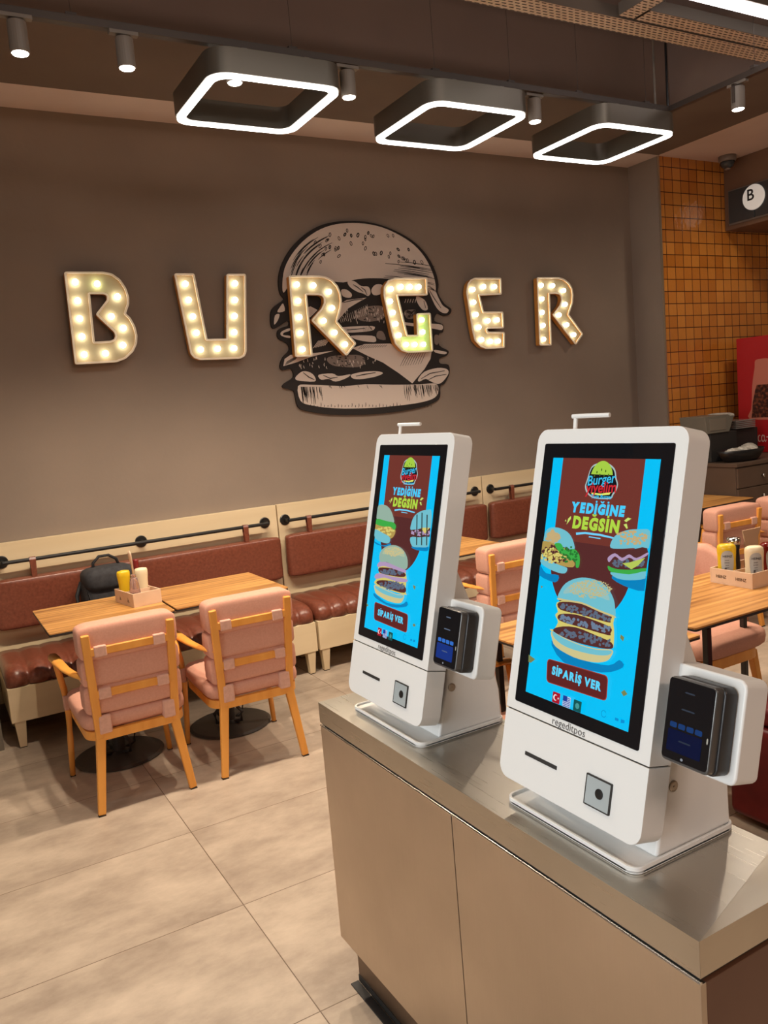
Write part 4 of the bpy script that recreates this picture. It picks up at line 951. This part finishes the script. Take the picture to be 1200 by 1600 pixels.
    ltxt('slogan_text', 'YEDİĞİNE', SW*.505, -SH*.203, .0232, EM(70, 205, 250), .0016, .0018, .98, .08)
    ltxt('slogan_text', 'DEĞSİN', SW*.505, -SH*.264, .0285, EM(175, 215, 70), .0018, .0022, .97, .05)
    art('slogan_tick', [blob([(.225,.275),(.235,.25),(.26,.238),(.262,.25),(.245,.262)]), blob([(.205,.262),(.21,.254),(.22,.262)]), blob([(.76,.235),(.79,.222),(.82,.225),(.80,.232),(.78,.24)]), blob([(.76,.25),(.785,.245),(.80,.262),(.79,.265)])], EM(200, 225, 110), raw=True)
    art('slogan_swoosh', [blob([(.33,.303),(.42,.296),(.56,.296),(.70,.303),(.695,.309),(.56,.304),(.42,.304),(.335,.312)]), blob([(.46,.311),(.57,.312),(.57,.316),(.46,.315)])], EM(110, 210, 250), raw=True)
    # burgers
    BUN = EM(148, 176, 160); BUND = EM(112, 190, 205); BUNT = EM(196, 170, 120); OUT = EM(60, 80, 80); PAT = EM(92, 104, 124); PATD = EM(84, 44, 44); CHE = EM(214, 200, 110); LET = EM(60, 170, 70); LETD = EM(40, 120, 50); CHK = EM(178, 150, 80); ONI = EM(176, 150, 186); SH_ = EM(0, 130, 190)
    rs = random.Random(11 if near else 12)
    def inpoly(poly, n, gen):
        return [gen(x, y) for x, y in [(rs.choice(poly)[0], rs.choice(poly)[1]) for _ in range(n)]]
    def dots(cx, cy, rx, ry, n, s, m, name, up=None):
        ps = []
        for _ in range(n):
            a = rs.uniform(0, 2*PI); r = math.sqrt(rs.random()); x, y = cx+rx*r*math.cos(a), cy+ry*r*math.sin(a)
            if up and y > up: continue
            ps.append(A([(x+s*math.cos(q)*rs.uniform(.7,1.3), y+s*math.sin(q)*rs.uniform(.6,1.2)) for q in np.linspace(0, 2*PI, 6, endpoint=False)]))
        o = art(name, ps, m, raw=True); o['kind'] = 'stuff'
    if near:
        art('burger_shadow', [[(60,640),(130,690),(200,700),(180,740),(90,700)], [(500,700),(700,700),(680,780),(560,750)], [(160,1060),(330,1160),(480,1190),(540,1160),(560,1200),(440,1230),(230,1180)]], SH_, sm=True)
        # left: crispy chicken burger
        art('burger_top_bun', [[(120,520),(125,470),(150,440),(200,438),(250,460),(280,500),(290,560),(230,545),(170,530)]], BUND, sm=True)
        dots(170, 490, 34, 34, 30, 12, BUNT, 'bun_toast')
        art('burger_bottom_bun', [[(100,590),(150,615),(210,645),(250,660),(235,690),(180,680),(120,650),(95,625)]], BUND, sm=True)
        art('burger_chicken', [[(110,515),(160,520),(210,545),(260,600),(292,630),(280,655),(210,645),(140,610),(105,575)]], CHK, sm=True)
        dots(190, 585, 80, 50, 70, 9, PATD, 'chicken_crust'); dots(180, 590, 80, 45, 60, 7, CHE, 'chicken_glints')
        art('burger_lettuce', [[(180,530),(215,525),(240,560),(290,555),(320,590),(318,650),(300,655),(295,610),(265,620),(250,585),(215,580)]], LET, sm=True)
        dots(262, 585, 52, 44, 34, 7, LETD, 'lettuce_folds')
        # right: cheeseburger
        art('burger_top_bun', [[(495,545),(505,500),(540,465),(600,445),(660,442),(715,450),(708,545),(620,545),(560,550)]], BUND, sm=True)
        dots(610, 490, 95, 38, 60, 8, BUNT, 'bun_toast')
        art('burger_patty', [[(485,610),(520,590),(600,560),(700,545),(702,660),(600,665),(500,650)]], PATD, sm=True)
        dots(600, 630, 95, 24, 60, 8, PAT, 'patty_glints'); 
        art('burger_onion', [[(480,600),(520,575),(560,600),(600,580),(640,600),(700,570),(703,582),(642,615),(600,598),(558,618),(520,592),(488,625)]], ONI, sm=True)
        art('burger_cheese', [[(560,630),(600,625),(690,598),(650,640),(612,662)]], EM(180, 200, 90))
        art('burger_lettuce', [[(480,645),(520,660),(600,665),(698,655),(696,675),(600,690),(500,680)]], LET, sm=True)
        art('burger_bottom_bun', [[(495,680),(600,690),(697,672),(694,712),(600,722),(530,712)]], BUND, sm=True)
        # middle: triple burger
        art('burger_cheese', [[(195,850),(300,840),(500,900),(510,960),(515,1010),(510,1095),(490,1105),(180,1000),(170,1010),(200,960),(185,920),(200,900)]], CHE, sm=True)
        art('burger_patty', [[(205,850),(300,850),(420,880),(500,905),(495,945),(480,955),(330,915),(215,890)], [(210,915),(300,915),(420,950),(498,985),(495,1015),(480,1025),(330,985),(210,950)], [(205,985),(300,985),(420,1030),(500,1065),(500,1100),(400,1090),(280,1060),(175,1010)]], PATD, sm=True)
        for c in ((350,900,140,20),(350,965,140,20),(350,1040,140,26)):
            ps = []
            for _ in range(60):
                x = c[0]+rs.uniform(-1,1)*c[2]; y = c[1]+(x-350)*.22+rs.uniform(-1,1)*c[3]*.8; s_ = 9
                ps.append(A([(x+s_*math.cos(q)*rs.uniform(.6,1.3), y+s_*math.sin(q)*rs.uniform(.6,1.2)) for q in np.linspace(0, 2*PI, 6, endpoint=False)]))
            o = art('patty_glints', ps, PAT if c[1] != 965 else EM(108, 126, 150), raw=True); o['kind'] = 'stuff'
        art('burger_bottom_bun', [[(165,1010),(230,1040),(330,1080),(420,1100),(505,1105),(500,1140),(470,1168),(400,1175),(290,1150),(190,1095),(168,1050)]], EM(206, 196, 140), sm=True)
        art('bun_cut', [[(172,1012),(230,1045),(330,1085),(420,1106),(500,1110),(480,1135),(380,1130),(250,1095),(185,1050)]], BUND, sm=True)
        art('burger_top_bun', [[(203,830),(212,790),(245,745),(300,718),(360,712),(430,728),(480,765),(512,820),(522,870),(518,925),(430,890),(330,850),(260,840)]], BUND, sm=True)
        art('bun_sheen', [[(232,800),(258,762),(310,735),(370,728),(430,745),(470,780),(492,835),(430,815),(340,797),(280,797)]], EM(146, 192, 190), sm=True)
        dots(385, 775, 120, 50, 330, 4, EM(192, 182, 132), 'bun_sesame')
        art('bun_rim', [[(205,826),(260,836),(340,848),(430,886),(518,918),(517,928),(430,896),(340,858),(260,845),(204,836)]], EM(206, 190, 130), sm=True)
        btn = [(142,1158),(484,1248),(474,1388),(136,1288)]
        crumbs = [[(38,1140),(75,1165),(50,1185),(36,1180)],[(555,1020),(575,1035),(568,1058),(552,1040)],[(556,1335),(575,1322),(592,1345),(570,1358)],[(108,758),(120,765),(110,775)]]
    else:
        art('burger_shadow', [[(110,790),(180,820),(250,800),(230,830),(130,815)], [(430,820),(570,815),(560,850),(470,845)], [(100,1220),(200,1290),(330,1300),(380,1270),(380,1310),(250,1325),(110,1260)]], SH_, sm=True)
        art('burger_top_bun', [[(132,600),(140,520),(160,490),(210,490),(250,520),(275,575),(280,635),(200,625)]], BUN, sm=True)
        art('burger_chicken', [[(118,640),(200,650),(290,680),(280,740),(230,760),(115,690)]], CHK, sm=True)
        dots(200, 700, 80, 40, 40, 9, CHE, 'chicken_glints')
        art('burger_lettuce', [[(125,610),(160,605),(220,620),(280,630),(300,660),(285,690),(250,665),(190,665),(120,645)]], LET, sm=True)
        art('burger_bottom_bun', [[(115,690),(180,715),(245,750),(240,795),(200,800),(118,765)]], BUND, sm=True)
        art('burger_top_bun', [[(428,690),(435,620),(465,565),(520,530),(570,522),(600,530),(592,665),(520,668)]], BUND, sm=True)
        art('burger_patty', [[(428,685),(590,665),(585,735),(428,745)]], PATD); dots(510, 705, 80, 24, 40, 8, ONI, 'patty_glints')
        art('burger_cheese', [[(510,665),(585,662),(545,712)], [(500,740),(575,740),(540,785)]], CHE)
        art('burger_bottom_bun', [[(424,745),(500,742),(582,738),(572,812),(500,822),(436,815)]], BUND, sm=True)
        art('grill_mark', [[(x, 560-(i%2)*16), (x+9, 560-(i%2)*16), (x+2, 805), (x-7, 805)] for i, x in enumerate((478,520,562))], EM(50, 60, 56))
        art('burger_cheese', [[(150,990),(260,990),(380,1030),(375,1180),(365,1215),(120,1150),(125,1100),(150,1060)]], CHE, sm=True)
        art('burger_patty', [[(155,1005),(260,1005),(370,1035),(365,1070),(250,1065),(155,1045)], [(150,1110),(250,1110),(370,1145),(368,1200),(250,1180),(130,1140)]], PATD, sm=True)
        dots(262, 1035, 100, 24, 60, 9, PAT, 'patty_glints'); dots(260, 1145, 110, 34, 80, 9, PAT, 'patty_glints')
        art('burger_onion', [[(135,985),(170,950),(250,965),(330,985),(380,1010),(378,1035),(300,1015),(200,990),(150,1000)], [(112,1075),(150,1050),(250,1070),(385,1085),(385,1110),(300,1110),(200,1085),(125,1100)]], ONI, sm=True)
        art('burger_bottom_bun', [[(112,1150),(200,1180),(300,1215),(365,1215),(350,1270),(310,1290),(220,1275),(130,1230),(110,1190)]], EM(206, 196, 140), sm=True)
        art('bun_cut', [[(118,1158),(200,1188),(300,1220),(360,1222),(330,1250),(200,1225),(125,1185)]], BUND, sm=True)
        art('burger_top_bun', [[(165,955),(158,900),(185,850),(240,820),(300,815),(355,840),(390,890),(402,950),(385,1005),(300,985),(220,955)]], BUN, sm=True)
        art('bun_sheen', [[(185,890),(205,855),(255,830),(305,828),(350,852),(378,905),(320,895),(240,890)]], EM(170, 188, 160), sm=True)
        dots(285, 868, 85, 38, 220, 4, EM(204, 188, 134), 'bun_sesame')
        btn = [(108,1290),(400,1375),(386,1532),(98,1442)]
        crumbs = [[(35,1310),(55,1325),(40,1340)],[(445,1130),(468,1140),(460,1170),(450,1155)],[(438,1460),(450,1445),(465,1460),(450,1475)]]
    bp_ = round_poly(A(btn), .009, 6)
    art('order_button_edge', [bp_], EM(150, 60, 50), raw=True)
    bc = (sum(p[0] for p in bp_)/len(bp_), sum(p[1] for p in bp_)/len(bp_))
    bx0, bx1 = min(p[0] for p in bp_), max(p[0] for p in bp_); by0, by1 = min(p[1] for p in bp_), max(p[1] for p in bp_)
    art('order_button', [[(bc[0]+(x-bc[0])*.975, bc[1]+(y-bc[1])*.93) for x, y in bp_]], EM(96, 34, 34), raw=True)
    ltxt('button_text', 'SİPARİŞ VER', bc[0], bc[1]+.0005, .0192, EM(90, 212, 250), .0011, .0016, .97)
    art('crumb', crumbs, EM(120, 130, 80))
    fy = by0-.021; s_ = .0095
    for i, (c, nm) in enumerate(((EM(170, 20, 40), 'red_flag_icon'), (EM(190, 200, 225), 'striped_flag_icon'), (EM(14, 84, 84), 'green_emblem_icon'))):
        cx = SW*(.435 if not near else .44)+(i-.9)*.027
        q = rrect(cx-s_, cx+s_, fy-s_, fy+s_, .0012, 2); ic = art(nm, [q], c, raw=True)
        if i == 0:
            art('crescent', [[(cx-.002+.0055*math.cos(a), fy+.0055*math.sin(a)) for a in np.linspace(.25*PI, 1.75*PI, 14)]+[(cx+.0+.0042*math.cos(a), fy+.0042*math.sin(a)) for a in np.linspace(1.7*PI, .3*PI, 12)]], EM(235, 225, 230), raw=True)
            art('star', [[(cx+.0055+(.0024 if k % 2 == 0 else .001)*math.cos(k*PI/5+PI), fy+(.0024 if k % 2 == 0 else .001)*math.sin(k*PI/5+PI)) for k in range(10)]], EM(235, 225, 230), raw=True)
        elif i == 1:
            art('stripes', [[(cx-s_+.0008, fy-s_+.001+k*.0029), (cx+s_-.0008, fy-s_+.001+k*.0029), (cx+s_-.0008, fy-s_+.0023+k*.0029), (cx-s_+.0008, fy-s_+.0023+k*.0029)] for k in range(6)], EM(50, 80, 170), raw=True)
            art('canton', [[(cx-s_, fy), (cx+.001, fy), (cx+.001, fy+s_), (cx-s_, fy+s_)]], EM(30, 60, 150), raw=True)
        else:
            art('emblem', [[(cx+.005*math.cos(a), fy+.005*math.sin(a)) for a in np.linspace(0, 2*PI, 16, endpoint=False)]], EM(70, 150, 150), raw=True)
    ring_ = [(SW*.80+.006*math.cos(a), -SH*.965+.006*math.sin(a)) for a in np.linspace(.2*PI, 1.9*PI, 14)]+[(SW*.80+.0048*math.cos(a), -SH*.965+.0048*math.sin(a)) for a in np.linspace(1.9*PI, .2*PI, 14)]
    art('faint_mark', [ring_, blob([(.90,.962),(.93,.962),(.93,.972),(.90,.972)]), blob([(.95,.96),(.98,.96),(.98,.97),(.95,.974)])], EM(0, 140, 210), raw=True)
    # lower cover details
    lt = text_mesh('regeditpos', .019, 0, space=1.03); lt.transform(Matrix.Translation((-.006, .1395, .0006))); fo('lettering', lt, m_text, up)
    fo('receipt_slot', rr(-.108, -.022, .058, .065, .001, -.004, .0008), m_gap, lo)
    me = fill([rrect(.052, .110, .028, .080, .001, 1), rrect(.0545, .1075, .0305, .0775, .001, 1)], .004); me.transform(Matrix.Translation((0,0,-.001))); sc = fo('scanner_window', me, m_gap, lo)
    b_ = B(); q0 = [(-.0265, -.0235), (.0265, -.0235), (.0265, .0235), (-.0265, .0235)]; cu, cv = .081, .054
    a = [b_.verts.new((cu+x, cv+y, .0026)) for x, y in q0]; c_ = [b_.verts.new((cu+.002+x*.3, cv+y*.3, .0004)) for x, y in q0]
    for k in range(4): b_.faces.new((a[k], a[(k+1)%4], c_[(k+1)%4], c_[k]))
    b_.faces.new(c_); me = bpy.data.meshes.new('s'); b_.to_mesh(me); b_.free(); me.transform(Matrix.Translation((0,0,.0005)))
    # recess shown in front of the dark frame
    fo('scanner_reflector', me, M('scanner_silver', s2l(186,196,198), .3, .3), sc)
    b_ = B(); lathe(b_, [(.009, 0), (.0085, .0015), (.005, .002)], (cu+.002, cv, .0005), 20); fo('scanner_eye', b_, m_black, sc)
    # lock on the side
    b_ = B(); lathe(b_, [(.0095, 0), (.0095, .003), (.007, .0035)], n=20); lathe(b_, [(.0015, .0035), (.0015, .0045)], n=8)
    bmesh.ops.rotate(b_, verts=b_.verts, cent=(0,0,0), matrix=Matrix.Rotation(PI/2, 3, 'X')); obj('lock', b_, m_key, t).location = (.100, -.155, .118)
    # card terminal cradle on the near side
    CR0, CR1 = .177, .298; vb0, vb1 = .138, .295; wb = -.052
    me = fill([rrect(CR0-.02, CR1, vb0, vb1, .014, 5)], .052); me.transform(Matrix.Translation((0,0,wb-.042))); cr = fo('terminal_cradle', me, m_white, bevel=.004, seg=3, angle=50)
    w0 = -.041
    me = rr(.196, .287, .150, .282, .012, w0, w0+.028); tb = fo('card_terminal', me, m_termd, bevel=.003, seg=2)
    me = rr(.197, .283, .153, .281, .008, w0+.026, w0+.043); tf = fo('terminal_front', me, m_term, tb, bevel=.003, seg=2)
    w1 = w0+.0435
    fo('terminal_glass', rr(.199, .2805, .158, .279, .005, w1-.001, w1+.0006, 3), m_glass, tf)
    es = .35 if near else 1.0
    def tq(nm, u0_, u1_, v0_, v1_, c): me = fill([rrect(u0_, u1_, v0_, v1_, .002, 2)]); me.transform(Matrix.Translation((0,0,w1+.0008))); fo(nm, me, c, tf)
    tq('terminal_panel', .2065, .268, .170, .203, EM(24, 56, 140, .12 if near else .8))
    for q in range(4): tq('card_icon', .2085+q*.0152, .2212+q*.0152, .206, .214, EM(50, 110, 200, .25 if near else 1))
    for i, (uu, vv, ww) in enumerate(((.238, .262, .018), (.238, .236, .024), (.238, .188, .022))): tq('display_line', uu-ww/2, uu+ww/2, vv-.0012, vv+.0012, EM(150, 170, 200, .1 if near else .35))
    tq('home_icon', .234, .239, .1605, .1645, EM(170, 175, 185, .6)); tq('tap_light', .2755, .278, .198, .207, EM(200, 195, 180, .7))
    # slim lamp arm on the top edge
    b_ = B(); u_ = -.105
    tube(b_, [(u_, .664, -.025), (u_-.002, .692, -.025)], .0042, 10); tube(b_, [(u_-.008, .692, -.022), (u_+.03, .6935, -.03), (u_+.068, .695, -.04)], .0042, 10); fo('top_arm', b_, m_white)
    return t
kiosk(1.0450, 'larger-looking white self-service ordering kiosk at the near end of the steel counter, triple burger advert', True, '', '')
kiosk(1.6800, 'smaller-looking white self-service ordering kiosk at the far end of the steel counter, double burger advert', False, '', '')
